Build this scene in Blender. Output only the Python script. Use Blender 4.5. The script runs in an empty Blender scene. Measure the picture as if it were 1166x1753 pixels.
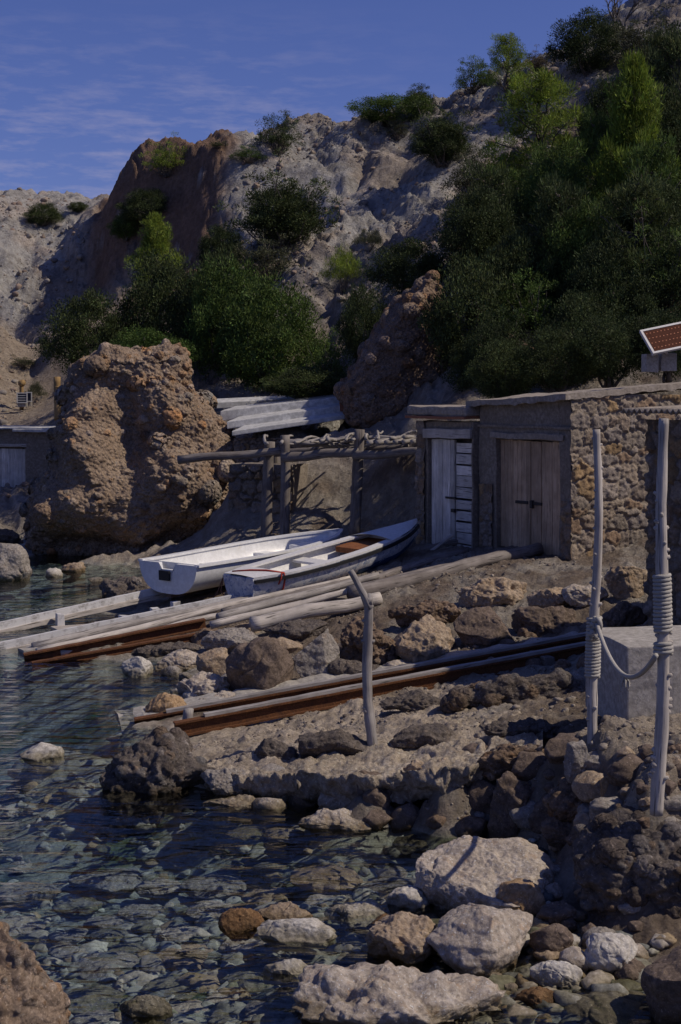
import bpy, bmesh, math, random
import numpy as np
from mathutils import Vector

# ------------------------------------------------------------------ camera, sky, sun, exposure
SC = bpy.context.scene
COL = SC.collection
FPX, CX, HY, EYE = 2435.0, 583.0, 680.0, 3.4      # focal length in photo pixels, centre column, horizon row, eye height
cam_d = bpy.data.cameras.new('camera')
cam_d.sensor_fit = 'VERTICAL'
cam_d.sensor_height = 36.0
cam_d.lens = 36.0 * FPX / 1753.0
cam_d.shift_y = -(876.5 - HY) / 1753.0
cam_d.clip_start, cam_d.clip_end = 0.1, 9000
cam = bpy.data.objects.new('camera', cam_d)
COL.objects.link(cam)
cam.location = (0, 0, EYE)
cam.rotation_euler = (math.radians(90), 0, 0)
SC.camera = cam

SUN_EL, SUN_AZ = math.radians(48), math.radians(-12)   # azimuth measured from +X towards +Y (the far side)
world = bpy.data.worlds.new('World')
SC.world = world
world.use_nodes = True
wt = world.node_tree
wt.nodes.clear()
sky = wt.nodes.new('ShaderNodeTexSky')
sky.sky_type = 'NISHITA'
sky.sun_disc = False
sky.sun_elevation = SUN_EL
sky.sun_rotation = math.pi / 2 - SUN_AZ
sky.air_density, sky.dust_density, sky.ozone_density = 1.0, 0.3, 4.0
tc = wt.nodes.new('ShaderNodeTexCoord')
mp = wt.nodes.new('ShaderNodeMapping')
mp.inputs['Scale'].default_value = (3.0, 1.6, 15.0)
mp.inputs['Rotation'].default_value = (0, 0.06, 0)
cn = wt.nodes.new('ShaderNodeTexNoise')
cn.inputs['Scale'].default_value = 8.0
cn.inputs['Detail'].default_value = 7
cn.inputs['Roughness'].default_value = 0.62
cr = wt.nodes.new('ShaderNodeValToRGB')
cr.color_ramp.elements[0].position = 0.46
cr.color_ramp.elements[0].color = (0, 0, 0, 1)
cr.color_ramp.elements[1].position = 0.74
cr.color_ramp.elements[1].color = (0.42, 0.42, 0.42, 1)
sx = wt.nodes.new('ShaderNodeSeparateXYZ')
mh = wt.nodes.new('ShaderNodeMapRange')            # the wisps lie in a low band of the sky, mostly to the west
mh.inputs[1].default_value, mh.inputs[2].default_value = 0.27, 0.17
mh.inputs[3].default_value, mh.inputs[4].default_value = 0.0, 1.0
mm = wt.nodes.new('ShaderNodeMath'); mm.operation = 'MULTIPLY'
mx2 = wt.nodes.new('ShaderNodeMapRange')
mx2.inputs[1].default_value, mx2.inputs[2].default_value = 0.09, -0.06
mm2 = wt.nodes.new('ShaderNodeMath'); mm2.operation = 'MULTIPLY'
cm = wt.nodes.new('ShaderNodeMixRGB')
cm.inputs[2].default_value = (9.0, 8.6, 6.6, 1)
bg = wt.nodes.new('ShaderNodeBackground')
bg.inputs['Strength'].default_value = 0.088
wo = wt.nodes.new('ShaderNodeOutputWorld')
L = wt.links.new
L(tc.outputs['Generated'], mp.inputs[0]); L(mp.outputs[0], cn.inputs['Vector'])
L(cn.outputs[0], cr.inputs[0]); L(tc.outputs['Generated'], sx.inputs[0])
L(sx.outputs['Z'], mh.inputs[0]); L(sx.outputs['X'], mx2.inputs[0])
L(cr.outputs[0], mm.inputs[0]); L(mh.outputs[0], mm.inputs[1])
L(mm.outputs[0], mm2.inputs[0]); L(mx2.outputs[0], mm2.inputs[1])
L(mm2.outputs[0], cm.inputs[0]); L(sky.outputs[0], cm.inputs[1])
hs = wt.nodes.new('ShaderNodeMixRGB'); hs.blend_type = 'MULTIPLY'; hs.inputs[0].default_value = 1.0
hs.inputs[2].default_value = (0.78, 0.745, 1.27, 1)     # the sky's violet cast
L(cm.outputs[0], hs.inputs[1]); L(hs.outputs[0], bg.inputs['Color']); L(bg.outputs[0], wo.inputs['Surface'])

sun_d = bpy.data.lights.new('sun', 'SUN')
sun_d.energy = 4.8
sun_d.angle = math.radians(0.5)
sun_d.color = (1.0, 0.885, 0.725)
sun = bpy.data.objects.new('sun', sun_d)
COL.objects.link(sun)
sdir = Vector((math.cos(SUN_EL) * math.cos(SUN_AZ), math.cos(SUN_EL) * math.sin(SUN_AZ), math.sin(SUN_EL)))
sun.rotation_euler = sdir.to_track_quat('Z', 'Y').to_euler()
sun.location = sdir * 60

SC.view_settings.view_transform = 'Standard'
SC.view_settings.look = 'None'
SC.view_settings.gamma = 1.0
SC.view_settings.exposure = -0.55
SC.render.engine = 'CYCLES'
SC.cycles.max_bounces = 8
SC.cycles.transparent_max_bounces = 12
SC.cycles.caustics_reflective = False
SC.cycles.caustics_refractive = False
SC.cycles.use_denoising = True

# ------------------------------------------------------------------ numbers: pixels to places, noise
def at(px, py, D):
    return np.array([(px - CX) / FPX * D, D, EYE - (py - HY) / FPX * D])

def atz(px, py, z):
    return at(px, py, (EYE - z) * FPX / (py - HY))

_r = np.random.RandomState(7)
_perm = np.concatenate([_r.permutation(256)] * 2)
_g = _r.normal(size=(256, 3)); _g /= np.linalg.norm(_g, axis=1)[:, None]

def pn(p):
    i = np.floor(p).astype(np.int64); f = p - i
    u = f * f * f * (f * (f * 6 - 15) + 10)
    out = np.zeros(len(p))
    for dx in (0, 1):
        for dy in (0, 1):
            for dz in (0, 1):
                h = _perm[(_perm[(_perm[(i[:, 0] + dx) & 255] + i[:, 1] + dy) & 255] + i[:, 2] + dz) & 255]
                d = f - np.array([dx, dy, dz])
                w = (u[:, 0] if dx else 1 - u[:, 0]) * (u[:, 1] if dy else 1 - u[:, 1]) * (u[:, 2] if dz else 1 - u[:, 2])
                out += w * np.einsum('ij,ij->i', _g[h], d)
    return out * 1.6

def fbm(p, octs=4, gain=0.5, lac=2.03):
    p = np.asarray(p, float); a, s, out = 1.0, 1.0, np.zeros(len(p))
    for k in range(octs):
        out += a * pn(p * s + k * 17.3); a *= gain; s *= lac
    return out

def ridged(p, octs=4, gain=0.5):
    p = np.asarray(p, float); a, s, out = 1.0, 1.0, np.zeros(len(p))
    for k in range(octs):
        out += a * (1 - 2 * np.abs(pn(p * s + k * 9.1))); a *= gain; s *= 2.07
    return out

def sstep(a, b, x):
    t = np.clip((x - a) / (b - a), 0, 1)
    return t * t * (3 - 2 * t)

# ------------------------------------------------------------------ materials
def new_mat(name):
    m = bpy.data.materials.new(name); m.use_nodes = True
    nt = m.node_tree
    return m, nt, nt.nodes['Principled BSDF'], nt.links.new

def nnode(nt, kind, **kw):
    n = nt.nodes.new(kind)
    for k, v in kw.items():
        n.inputs[k.replace('_', ' ')].default_value = v
    return n

def mixc(nt, L, fac, a, b, mode='MIX'):
    n = nt.nodes.new('ShaderNodeMixRGB'); n.blend_type = mode
    for k, v in ((0, fac), (1, a), (2, b)):
        if hasattr(v, 'is_output'):
            L(v, n.inputs[k])
        elif k == 0:
            n.inputs[0].default_value = v
        else:
            n.inputs[k].default_value = (*v, 1) if len(v) == 3 else v
    return n.outputs[0]

def ramp(nt, L, src, a, b):
    n = nt.nodes.new('ShaderNodeMapRange'); n.inputs[1].default_value = a; n.inputs[2].default_value = b
    L(src, n.inputs[0]); return n.outputs[0]

def noise(nt, L, vec, scale, detail=5, rough=0.6, dist=0.0):
    n = nnode(nt, 'ShaderNodeTexNoise', Scale=scale, Detail=detail, Roughness=rough, Distortion=dist)
    L(vec, n.inputs['Vector']); return n.outputs[0]

def attr(nt, name):
    n = nt.nodes.new('ShaderNodeAttribute'); n.attribute_name = name; return n

def coords(nt):
    return nt.nodes.new('ShaderNodeTexCoord').outputs['Object']

def bump(nt, L, h, strength, dist, prev=None):
    b = nnode(nt, 'ShaderNodeBump', Strength=strength, Distance=dist)
    L(h, b.inputs['Height'])
    if prev is not None: L(prev, b.inputs['Normal'])
    return b.outputs[0]

def m_rock(name, c1, c2, c3=None, scale=3.0, fine=28.0, bs=0.7, bd=0.03, pits=True, pebbly=0.0):
    m, nt, P, L = new_mat(name)
    t = attr(nt, 'tint'); v = coords(nt)
    n1 = noise(nt, L, v, scale, 6, 0.62, 0.6)
    col = mixc(nt, L, ramp(nt, L, n1, 0.38, 0.62), c1, c2)
    n2 = noise(nt, L, v, scale * 2.7, 6, 0.7)
    if c3: col = mixc(nt, L, ramp(nt, L, n2, 0.54, 0.68), col, c3)
    n3 = noise(nt, L, v, fine, 8, 0.72)
    col = mixc(nt, L, ramp(nt, L, n3, 0.62, 0.36), col, tuple(x * 0.55 for x in c1))
    n5 = noise(nt, L, v, fine * 2.6, 3, 0.6)
    col = mixc(nt, L, ramp(nt, L, n5, 0.60, 0.72), col, tuple(min(0.62, x * 1.45 + 0.02) for x in c2))
    col = mixc(nt, L, 1.0, col, t.outputs['Color'], 'MULTIPLY')
    geo = nt.nodes.new('ShaderNodeNewGeometry'); sz = nt.nodes.new('ShaderNodeSeparateXYZ'); L(geo.outputs['Position'], sz.inputs[0])
    ad = nt.nodes.new('ShaderNodeMath'); ad.operation = 'MULTIPLY_ADD'; ad.inputs[1].default_value = -0.22; L(n2, ad.inputs[0]); L(sz.outputs['Z'], ad.inputs[2])
    wa_ = ramp(nt, L, ad.outputs[0], -0.015, -0.085); wb_ = ramp(nt, L, ad.outputs[0], -0.32, -0.16)
    wm_ = nt.nodes.new('ShaderNodeMath'); wm_.operation = 'MULTIPLY'; L(wa_, wm_.inputs[0]); L(wb_, wm_.inputs[1]); wet = wm_.outputs[0]           # the wet, weedy band at the waterline
    col = mixc(nt, L, wet, col, mixc(nt, L, 1.0, col, (0.50, 0.47, 0.38), 'MULTIPLY'))
    L(col, P.inputs['Base Color']); P.inputs['Roughness'].default_value = 0.93
    rr_ = nt.nodes.new('ShaderNodeMapRange'); rr_.inputs[3].default_value = .93; rr_.inputs[4].default_value = .45; L(wet, rr_.inputs[0]); L(rr_.outputs[0], P.inputs['Roughness'])
    P.inputs['Specular IOR Level'].default_value = 0.2
    nb = bump(nt, L, n3, bs, bd)
    if pits:
        vo = nnode(nt, 'ShaderNodeTexVoronoi', Scale=fine * 0.9); L(v, vo.inputs['Vector'])
        nb = bump(nt, L, ramp(nt, L, vo.outputs['Distance'], 0.0, 0.5), bs * 0.5, bd * 0.6, nb)
    if pebbly:
        vp = nnode(nt, 'ShaderNodeTexVoronoi', Scale=pebbly); L(v, vp.inputs['Vector'])
        nb = bump(nt, L, ramp(nt, L, vp.outputs['Distance'], 0.62, 0.1), 0.9, 0.5 / pebbly, nb)
    L(nb, P.inputs['Normal'])
    return m

def m_wood(name, c1, c2, crack=(0.03, 0.026, 0.024), scale=26.0, rough=0.85, paint=None):
    m, nt, P, L = new_mat(name)
    g = attr(nt, 'grain').outputs['Vector']; t = attr(nt, 'tint'); v = coords(nt)
    n1 = noise(nt, L, g, scale, 6, 0.65)
    col = mixc(nt, L, ramp(nt, L, n1, 0.35, 0.65), c1, c2)
    n2 = noise(nt, L, g, scale * 2.3, 3, 0.6)
    col = mixc(nt, L, ramp(nt, L, n2, 0.56, 0.68), col, crack)
    n3 = noise(nt, L, v, 3.5, 5, 0.6)
    col = mixc(nt, L, ramp(nt, L, n3, 0.35, 0.75), col, tuple(x * 0.62 for x in c1))
    if paint:
        n4 = noise(nt, L, v, 6.0, 7, 0.7)
        col = mixc(nt, L, ramp(nt, L, n4, 0.40, 0.52), col, paint)
    col = mixc(nt, L, 1.0, col, t.outputs['Color'], 'MULTIPLY')
    L(col, P.inputs['Base Color']); P.inputs['Roughness'].default_value = rough
    P.inputs['Specular IOR Level'].default_value = 0.25
    L(bump(nt, L, n2, 0.5, 0.006, bump(nt, L, n1, 0.5, 0.01)), P.inputs['Normal'])
    return m

def m_plain(name, c1, c2, scale=8.0, rough=0.8, bs=0.3, bd=0.01, metal=0.0, spots=None, spot_at=(0.58, 0.66), spot_scale=5.0, spec=0.3, mott=0.68):
    m, nt, P, L = new_mat(name)
    v = coords(nt); t = attr(nt, 'tint')
    n1 = noise(nt, L, v, scale, 7, 0.65)
    col = mixc(nt, L, ramp(nt, L, n1, 0.32, 0.68), c1, c2)
    if spots:
        n2 = noise(nt, L, v, spot_scale, 9, 0.72, 0.4)
        col = mixc(nt, L, ramp(nt, L, n2, *spot_at), col, spots)
    n3 = noise(nt, L, v, scale * 7, 6, 0.7)
    col = mixc(nt, L, ramp(nt, L, n3, 0.66, 0.40), col, tuple(x * mott for x in c1))
    col = mixc(nt, L, 1.0, col, t.outputs['Color'], 'MULTIPLY')
    L(col, P.inputs['Base Color']); P.inputs['Roughness'].default_value = rough
    P.inputs['Metallic'].default_value = metal
    P.inputs['Specular IOR Level'].default_value = spec
    L(bump(nt, L, n3, bs, bd), P.inputs['Normal'])
    return m

def m_leaf(name, c1, c2, trans=0.25):
    m, nt, P, L = new_mat(name)
    t = attr(nt, 'tint'); oi = nt.nodes.new('ShaderNodeObjectInfo')
    col = mixc(nt, L, oi.outputs['Random'], c1, c2)
    col = mixc(nt, L, 1.0, col, t.outputs['Color'], 'MULTIPLY')
    L(col, P.inputs['Base Color']); P.inputs['Roughness'].default_value = 0.7
    P.inputs['Specular IOR Level'].default_value = 0.25
    tr = nt.nodes.new('ShaderNodeBsdfTranslucent'); L(col, tr.inputs['Color'])
    mx = nt.nodes.new('ShaderNodeMixShader'); mx.inputs[0].default_value = trans
    L(P.outputs[0], mx.inputs[1]); L(tr.outputs[0], mx.inputs[2])
    L(mx.outputs[0], nt.nodes['Material Output'].inputs['Surface'])
    return m

M = {}
M['pale'] = m_rock('pale_limestone', (0.44, 0.37, 0.305), (0.54, 0.475, 0.41), (0.42, 0.29, 0.19), 3.0, 24)
M['tan'] = m_rock('tan_stone', (0.37, 0.275, 0.19), (0.45, 0.36, 0.275), (0.44, 0.28, 0.15), 3.0, 24)
M['ochre'] = m_rock('ochre_stone', (0.36, 0.23, 0.12), (0.42, 0.31, 0.21), None, 3.0, 30, 0.5, 0.02, False)
M['grey'] = m_rock('grey_stone', (0.27, 0.24, 0.215), (0.40, 0.365, 0.33), (0.32, 0.245, 0.19), 3.0, 26)
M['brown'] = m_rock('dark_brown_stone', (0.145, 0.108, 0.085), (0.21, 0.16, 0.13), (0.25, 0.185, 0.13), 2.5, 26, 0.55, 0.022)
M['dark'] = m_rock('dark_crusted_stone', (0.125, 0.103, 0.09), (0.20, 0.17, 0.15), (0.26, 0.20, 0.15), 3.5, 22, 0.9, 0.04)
M['white'] = m_rock('white_stone', (0.50, 0.46, 0.41), (0.58, 0.55, 0.51), None, 4.0, 30, 0.5, 0.02)
M['wet'] = m_rock('wet_orange_stone', (0.22, 0.12, 0.055), (0.30, 0.19, 0.10), (0.14, 0.09, 0.05), 4.0, 26)
M['moss'] = m_rock('mossy_stone', (0.20, 0.18, 0.13), (0.28, 0.26, 0.21), (0.07, 0.10, 0.025), 3.0, 22)
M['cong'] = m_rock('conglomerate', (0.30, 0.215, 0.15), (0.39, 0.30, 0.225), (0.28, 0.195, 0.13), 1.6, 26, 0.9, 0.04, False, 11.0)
M['cong_dark'] = m_rock('dark_conglomerate_painted_shade', (0.21, 0.145, 0.102), (0.29, 0.21, 0.155), (0.17, 0.125, 0.095), 1.5, 20, 0.9, 0.04, False, 13.0)  # darker copy of the conglomerate, shade mixed into its colour
M['ledge'] = m_rock('worn_concrete_and_stone', (0.385, 0.315, 0.24), (0.48, 0.41, 0.33), (0.26, 0.205, 0.155), 1.8, 20, 0.9, 0.04)
M['stonewall'] = m_rock('rubble_wall_stone', (0.92, 0.90, 0.88), (1.0, 1.0, 1.0), None, 4.0, 30, 0.7, 0.02)
M['driftwood'] = m_wood('grey_driftwood', (0.30, 0.27, 0.25), (0.42, 0.39, 0.36))
M['darkwood'] = m_wood('dark_weathered_wood', (0.17, 0.145, 0.13), (0.27, 0.24, 0.22))
M['palewood'] = m_wood('pale_silver_wood', (0.46, 0.41, 0.36), (0.58, 0.53, 0.48))
M['whitewood'] = m_wood('whitewashed_wood', (0.42, 0.40, 0.38), (0.52, 0.50, 0.49), paint=(0.56, 0.55, 0.54))
M['brownwood'] = m_wood('brown_door_wood', (0.50, 0.35, 0.22), (0.62, 0.465, 0.32), (0.13, 0.09, 0.06))
M['bamboo'] = m_wood('ochre_cane', (0.33, 0.21, 0.09), (0.42, 0.28, 0.13))
M['whitedoor'] = m_wood('peeling_white_door', (0.68, 0.63, 0.57), (0.79, 0.745, 0.69), (0.12, 0.10, 0.09))
M['rust'] = m_plain('rusted_iron', (0.13, 0.052, 0.022), (0.24, 0.10, 0.035), 9.0, 0.9, 0.7, 0.01, 0.0, (0.05, 0.026, 0.018), (0.52, 0.64))
M['iron'] = m_plain('dark_iron', (0.035, 0.03, 0.028), (0.07, 0.06, 0.055), 20, 0.7)
M['concrete'] = m_plain('grey_concrete', (0.40, 0.37, 0.33), (0.50, 0.465, 0.42), 3.0, 0.92, 0.5, 0.012, 0, (0.25, 0.215, 0.18), (0.55, 0.7))
M['plaster'] = m_plain('old_cement_render', (0.245, 0.205, 0.165), (0.34, 0.29, 0.24), 2.5, 0.95, 0.8, 0.02, 0, (0.15, 0.115, 0.085), (0.52, 0.66), 3.0)
M['roofcement'] = m_plain('lime_cement_roof', (0.34, 0.29, 0.24), (0.43, 0.38, 0.325), 2.0, 0.95, 0.7, 0.02, 0, (0.28, 0.23, 0.185), (0.54, 0.66), 2.5)
M['slab'] = m_plain('white_cement_slab', (0.52, 0.52, 0.52), (0.64, 0.64, 0.64), 1.2, 0.85, 0.3, 0.01, 0, (0.36, 0.34, 0.32), (0.6, 0.75), 2.0)
M['redtile'] = m_plain('red_clay_tile', (0.30, 0.12, 0.07), (0.36, 0.17, 0.10), 8, 0.9)
M['rope'] = m_plain('pale_rope', (0.46, 0.43, 0.38), (0.56, 0.53, 0.48), 40, 0.95, 0.6, 0.006)
M['redcord'] = m_plain('red_cord', (0.42, 0.05, 0.03), (0.52, 0.08, 0.045), 30, 0.8)
M['alu'] = m_plain('pale_frame', (0.62, 0.61, 0.60), (0.70, 0.69, 0.68), 10, 0.5)
M['black'] = m_plain('black_rubber', (0.015, 0.015, 0.018), (0.025, 0.025, 0.028), 20, 0.6)
M['gelcoat'] = m_plain('white_hull', (0.74, 0.74, 0.74), (0.80, 0.80, 0.80), 2.0, 0.38, 0.05, 0.003, 0, (0.58, 0.55, 0.50), (0.54, 0.70), 2.6, 0.45, 0.86)
M['bluepaint'] = m_plain('worn_white_hull_with_blue_flakes', (0.66, 0.66, 0.67), (0.74, 0.74, 0.75), 2.0, 0.55, 0.2, 0.004, 0, (0.06, 0.14, 0.34), (0.505, 0.53), 10.0, mott=0.8)
M['blue'] = m_plain('flaking_blue_antifoul', (0.035, 0.09, 0.22), (0.06, 0.13, 0.28), 5.0, 0.6, 0.3, 0.004, 0, (0.58, 0.58, 0.60), (0.57, 0.60), 7.0)
M['deckpaint'] = m_plain('worn_white_deck', (0.64, 0.63, 0.62), (0.74, 0.73, 0.72), 3.0, 0.55, 0.2, 0.004, 0, (0.32, 0.14, 0.05), (0.66, 0.72), 4.0, mott=0.88)
M['rustdeck'] = m_plain('rust_stained_panel', (0.24, 0.085, 0.03), (0.36, 0.15, 0.055), 7.0, 0.85, 0.5, 0.006, 0, (0.10, 0.045, 0.02), (0.5, 0.62))
M['keel'] = m_plain('brown_fouled_keel', (0.13, 0.085, 0.06), (0.20, 0.14, 0.10), 9.0, 0.9)
M['dim'] = m_plain('painted_dark_opening', (0.02, 0.02, 0.022), (0.03, 0.03, 0.032), 5.0, 0.9)
M['bark'] = m_plain('grey_bark', (0.13, 0.11, 0.095), (0.20, 0.175, 0.155), 12, 0.95, 0.6, 0.02)
M['leaf_dark'] = m_leaf('dark_juniper_leaf', (0.040, 0.058, 0.020), (0.062, 0.082, 0.026))
M['leaf_mid'] = m_leaf('green_shrub_leaf', (0.066, 0.110, 0.022), (0.085, 0.128, 0.030))
M['leaf_pine'] = m_leaf('bright_pine_needle', (0.165, 0.225, 0.030), (0.19, 0.245, 0.04), 0.35)
M['leaf_olive'] = m_leaf('olive_scrub_leaf', (0.070, 0.076, 0.040), (0.095, 0.098, 0.055))
M['leaf_dry'] = m_leaf('dry_brown_twig', (0.11, 0.090, 0.060), (0.14, 0.115, 0.08))

# ------------------------------------------------------------------ objects
def tag(o, label=None, cat=None, group=None, kind=None):
    if label: o['label'] = label
    if cat: o['category'] = cat
    if group: o['group'] = group
    if kind: o['kind'] = kind
    return o

def thing(name, label, cat, loc, group=None):
    o = bpy.data.objects.new(name, None); COL.objects.link(o)
    o.location = [float(c) for c in loc]; o.empty_display_size = 0.2
    return tag(o, label, cat, group)

def mesh_from(name, V, F, mat, tint=None, grain=None, smooth=True):
    me = bpy.data.meshes.new(name)
    V = np.asarray(V, dtype=np.float32)
    if isinstance(F, np.ndarray):
        n, k = F.shape
        me.vertices.add(len(V)); me.vertices.foreach_set('co', V.ravel())
        me.loops.add(n * k); me.loops.foreach_set('vertex_index', F.astype(np.int32).ravel())
        me.polygons.add(n); me.polygons.foreach_set('loop_start', np.arange(0, n * k, k, dtype=np.int32))
        me.update(calc_edges=True)
    else:
        me.from_pydata(V.tolist(), [], F); me.update()
    a = me.attributes.new('tint', 'FLOAT_COLOR', 'POINT')
    c = np.ones((len(V), 4), np.float32)
    if tint is not None: c[:, :3] = tint
    a.data.foreach_set('color', c.ravel())
    g = me.attributes.new('grain', 'FLOAT_VECTOR', 'POINT')
    g.data.foreach_set('vector', np.asarray(V if grain is None else grain, np.float32).ravel())
    me.polygons.foreach_set('use_smooth', np.full(len(me.polygons), bool(smooth)))
    me.materials.append(mat)
    return me

def link(name, me, parent=None, loc=(0, 0, 0)):
    o = bpy.data.objects.new(name, me); COL.objects.link(o)
    o.location = [float(c) for c in loc]
    if parent is not None: o.parent = parent
    return o

class MB:
    """collects boxes, tubes and grids in world coordinates, builds one mesh"""
    def __init__(self): self.v, self.f, self.g, self.t = [], [], [], []
    def add(self, V, F, G=None, tint=(1, 1, 1)):
        o = len(self.v)
        self.v += [tuple(map(float, p)) for p in V]
        self.g += [tuple(map(float, p)) for p in (V if G is None else G)]
        if np.ndim(tint) == 1: self.t += [tuple(tint)] * len(V)
        else: self.t += [tuple(q) for q in tint]
        self.f += [tuple(i + o for i in f) for f in F]
    def box(self, fr, a, b, c, grain='c', jit=0.0, tint=(1, 1, 1), rnd=random):
        """fr=(origin,u,n): a along u, b along n, c up"""
        o, u, n = fr; V, G = [], []
        off = rnd.random() * 9
        for cc in c:
            for bb in b:
                for aa in a:
                    p = o + u * (aa + rnd.uniform(-jit, jit)) + n * (bb + rnd.uniform(-jit, jit) * .4) + np.array([0, 0, cc + rnd.uniform(-jit, jit)])
                    V.append(p)
                    s = {'a': (.05, 1, 1), 'b': (1, .05, 1), 'c': (1, 1, .05), None: (1, 1, 1)}[grain]
                    G.append((aa * s[0] + off, bb * s[1], cc * s[2]))
        F = [(0, 2, 3, 1), (4, 5, 7, 6), (0, 1, 5, 4), (2, 6, 7, 3), (0, 4, 6, 2), (1, 3, 7, 5)]
        self.add(V, F, G, tint)
    def tube(self, pts, radii, seg=10, wob=0.0, seed=0, cap=True, tint=(1, 1, 1)):
        pts = np.asarray(pts, float); n = len(pts); rr = np.broadcast_to(radii, (n,))
        T = np.gradient(pts, axis=0); T /= np.linalg.norm(T, axis=1)[:, None] + 1e-9
        ref = np.array([0, 0, 1.]) if abs(T[0][2]) < .9 else np.array([1., 0, 0])
        V, G = [], []; acc = 0; rs = np.random.RandomState(seed); off = rs.rand() * 20
        for i in range(n):
            if i: acc += np.linalg.norm(pts[i] - pts[i - 1])
            s = np.cross(T[i], ref); s /= np.linalg.norm(s) + 1e-9; w = np.cross(s, T[i])
            th = np.arange(seg) / seg * 2 * math.pi
            q = np.stack([np.cos(th), np.sin(th), np.full(seg, acc * 3 + off)], 1)
            r = rr[i] * (1 + (wob * fbm(q * 1.3, 3) if wob else 0))
            for k in range(seg):
                rk = r[k] if wob else rr[i]
                V.append(pts[i] + s * math.cos(th[k]) * rk + w * math.sin(th[k]) * rk)
                G.append((math.cos(th[k]) * .06 + off, math.sin(th[k]) * .06, acc * .05))
        F = []
        for i in range(n - 1):
            for k in range(seg):
                F.append((i * seg + k, i * seg + (k + 1) % seg, (i + 1) * seg + (k + 1) % seg, (i + 1) * seg + k))
        if cap:
            F.append(tuple(range(seg - 1, -1, -1))); F.append(tuple((n - 1) * seg + k for k in range(seg)))
        self.add(V, F, G, tint)
    def build(self, name, mat, parent=None, bevel=0.0, smooth=False, subd=0, rough=0.0):
        o0 = np.array(parent.location) if parent is not None else None
        if parent is not None and parent.parent is not None: o0 = o0 + np.array(parent.parent.location)
        V = np.array(self.v)
        if o0 is None:
            c = V.mean(0); c[2] = V[:, 2].min(); o0 = c; loc = c
        else: loc = (0, 0, 0)
        me = mesh_from(name, V - o0, self.f, mat, np.array(self.t), np.array(self.g), smooth)
        if bevel or subd:
            bm = bmesh.new(); bm.from_mesh(me)
            bmesh.ops.recalc_face_normals(bm, faces=bm.faces)
            if bevel: bmesh.ops.bevel(bm, geom=bm.edges[:], offset=bevel, segments=2, affect='EDGES', profile=.6, clamp_overlap=True)
            if subd: bmesh.ops.subdivide_edges(bm, edges=bm.edges[:], cuts=subd, use_grid_fill=True)
            bm.to_mesh(me); bm.free()
        if rough:
            n = len(me.vertices); co = np.empty(n * 3, np.float32); me.vertices.foreach_get('co', co); co = co.reshape(-1, 3)
            w = co + np.asarray(o0)
            d = np.stack([fbm(w * 2.1 + 3, 4), fbm(w * 2.1 + 31, 4), fbm(w * 2.1 + 57, 4)], 1) * rough
            me.vertices.foreach_set('co', (co + d).astype(np.float32).ravel()); me.update()
        return link(name, me, parent, loc)

def lerp_pts(a, b, n, bend=0.0, seed=0):
    a, b = np.asarray(a, float), np.asarray(b, float); rs = np.random.RandomState(seed)
    t = np.linspace(0, 1, n)[:, None]; p = a + (b - a) * t
    if bend:
        ph = rs.rand(3) * 6; d = np.stack([np.sin(t[:, 0] * (3 + 2 * k) + ph[k]) for k in range(3)], 1)
        p += d * bend * np.sin(t * math.pi)
    return p

_ico = {}
def ico(sub):
    if sub not in _ico:
        bm = bmesh.new(); bmesh.ops.create_icosphere(bm, subdivisions=sub, radius=1)
        bm.verts.ensure_lookup_table()
        _ico[sub] = (np.array([v.co[:] for v in bm.verts]), np.array([[v.index for v in f.verts] for f in bm.faces])); bm.free()
    return _ico[sub]

def rock_verts(seed, size, sub=5, cuts=9, ang=0.9, rough=0.06, lump=0.18, fine=3.0, crack=.03, tilt=0.0):
    V0, F = ico(sub); rs = np.random.RandomState(seed); V = V0.copy()
    bed = rs.normal(size=3) * np.array([.4, .4, 1]); bed /= np.linalg.norm(bed)
    V *= (1 + lump * fbm(V0 * 1.1 + rs.rand(3) * 50, 2))[:, None]
    for k in range(cuts):
        n = rs.normal(size=3); n /= np.linalg.norm(n); d = rs.uniform(.55, .92)
        e = V @ n - d; V -= np.where(e > 0, e * ang, 0)[:, None] * n
    if tilt: V = V * np.array([1, 1, .72]) @ np.array([[1, 0, 0], [0, math.cos(tilt), math.sin(tilt)], [0, -math.sin(tilt), math.cos(tilt)]])
    V -= (V.max(0) + V.min(0)) / 2; V /= (V.max(0) - V.min(0)) / 2
    size = np.asarray(size, float); s = size.mean()
    W = V * size / 2
    q = W / s * fine + rs.rand(3) * 40
    d = fbm(q, 5, .55) * rough * s + np.minimum(0, fbm(q * 2.2 + 9, 3)) * rough * s * .5
    if sub >= 5:                       # cracks and broken ledges
        ck = np.exp(-(pn(q * .55 + 3.7) / .035) ** 2) + .7 * np.exp(-(pn(q * .9 + np.array([8.1, 2, 5])) / .04) ** 2)
        d -= crack * s * ck * sstep(-.3, .3, pn(q * .4 + 21))
        hb = (W @ bed) / s * 5 + .5 * pn(q * .5 + 2); sw = hb - np.floor(hb)
        d += crack * s * .8 * (sw - sstep(.7, 1, sw) - .35)
    N = V0 / np.linalg.norm(V0, axis=1)[:, None]
    return W + N * d[:, None], F
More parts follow.
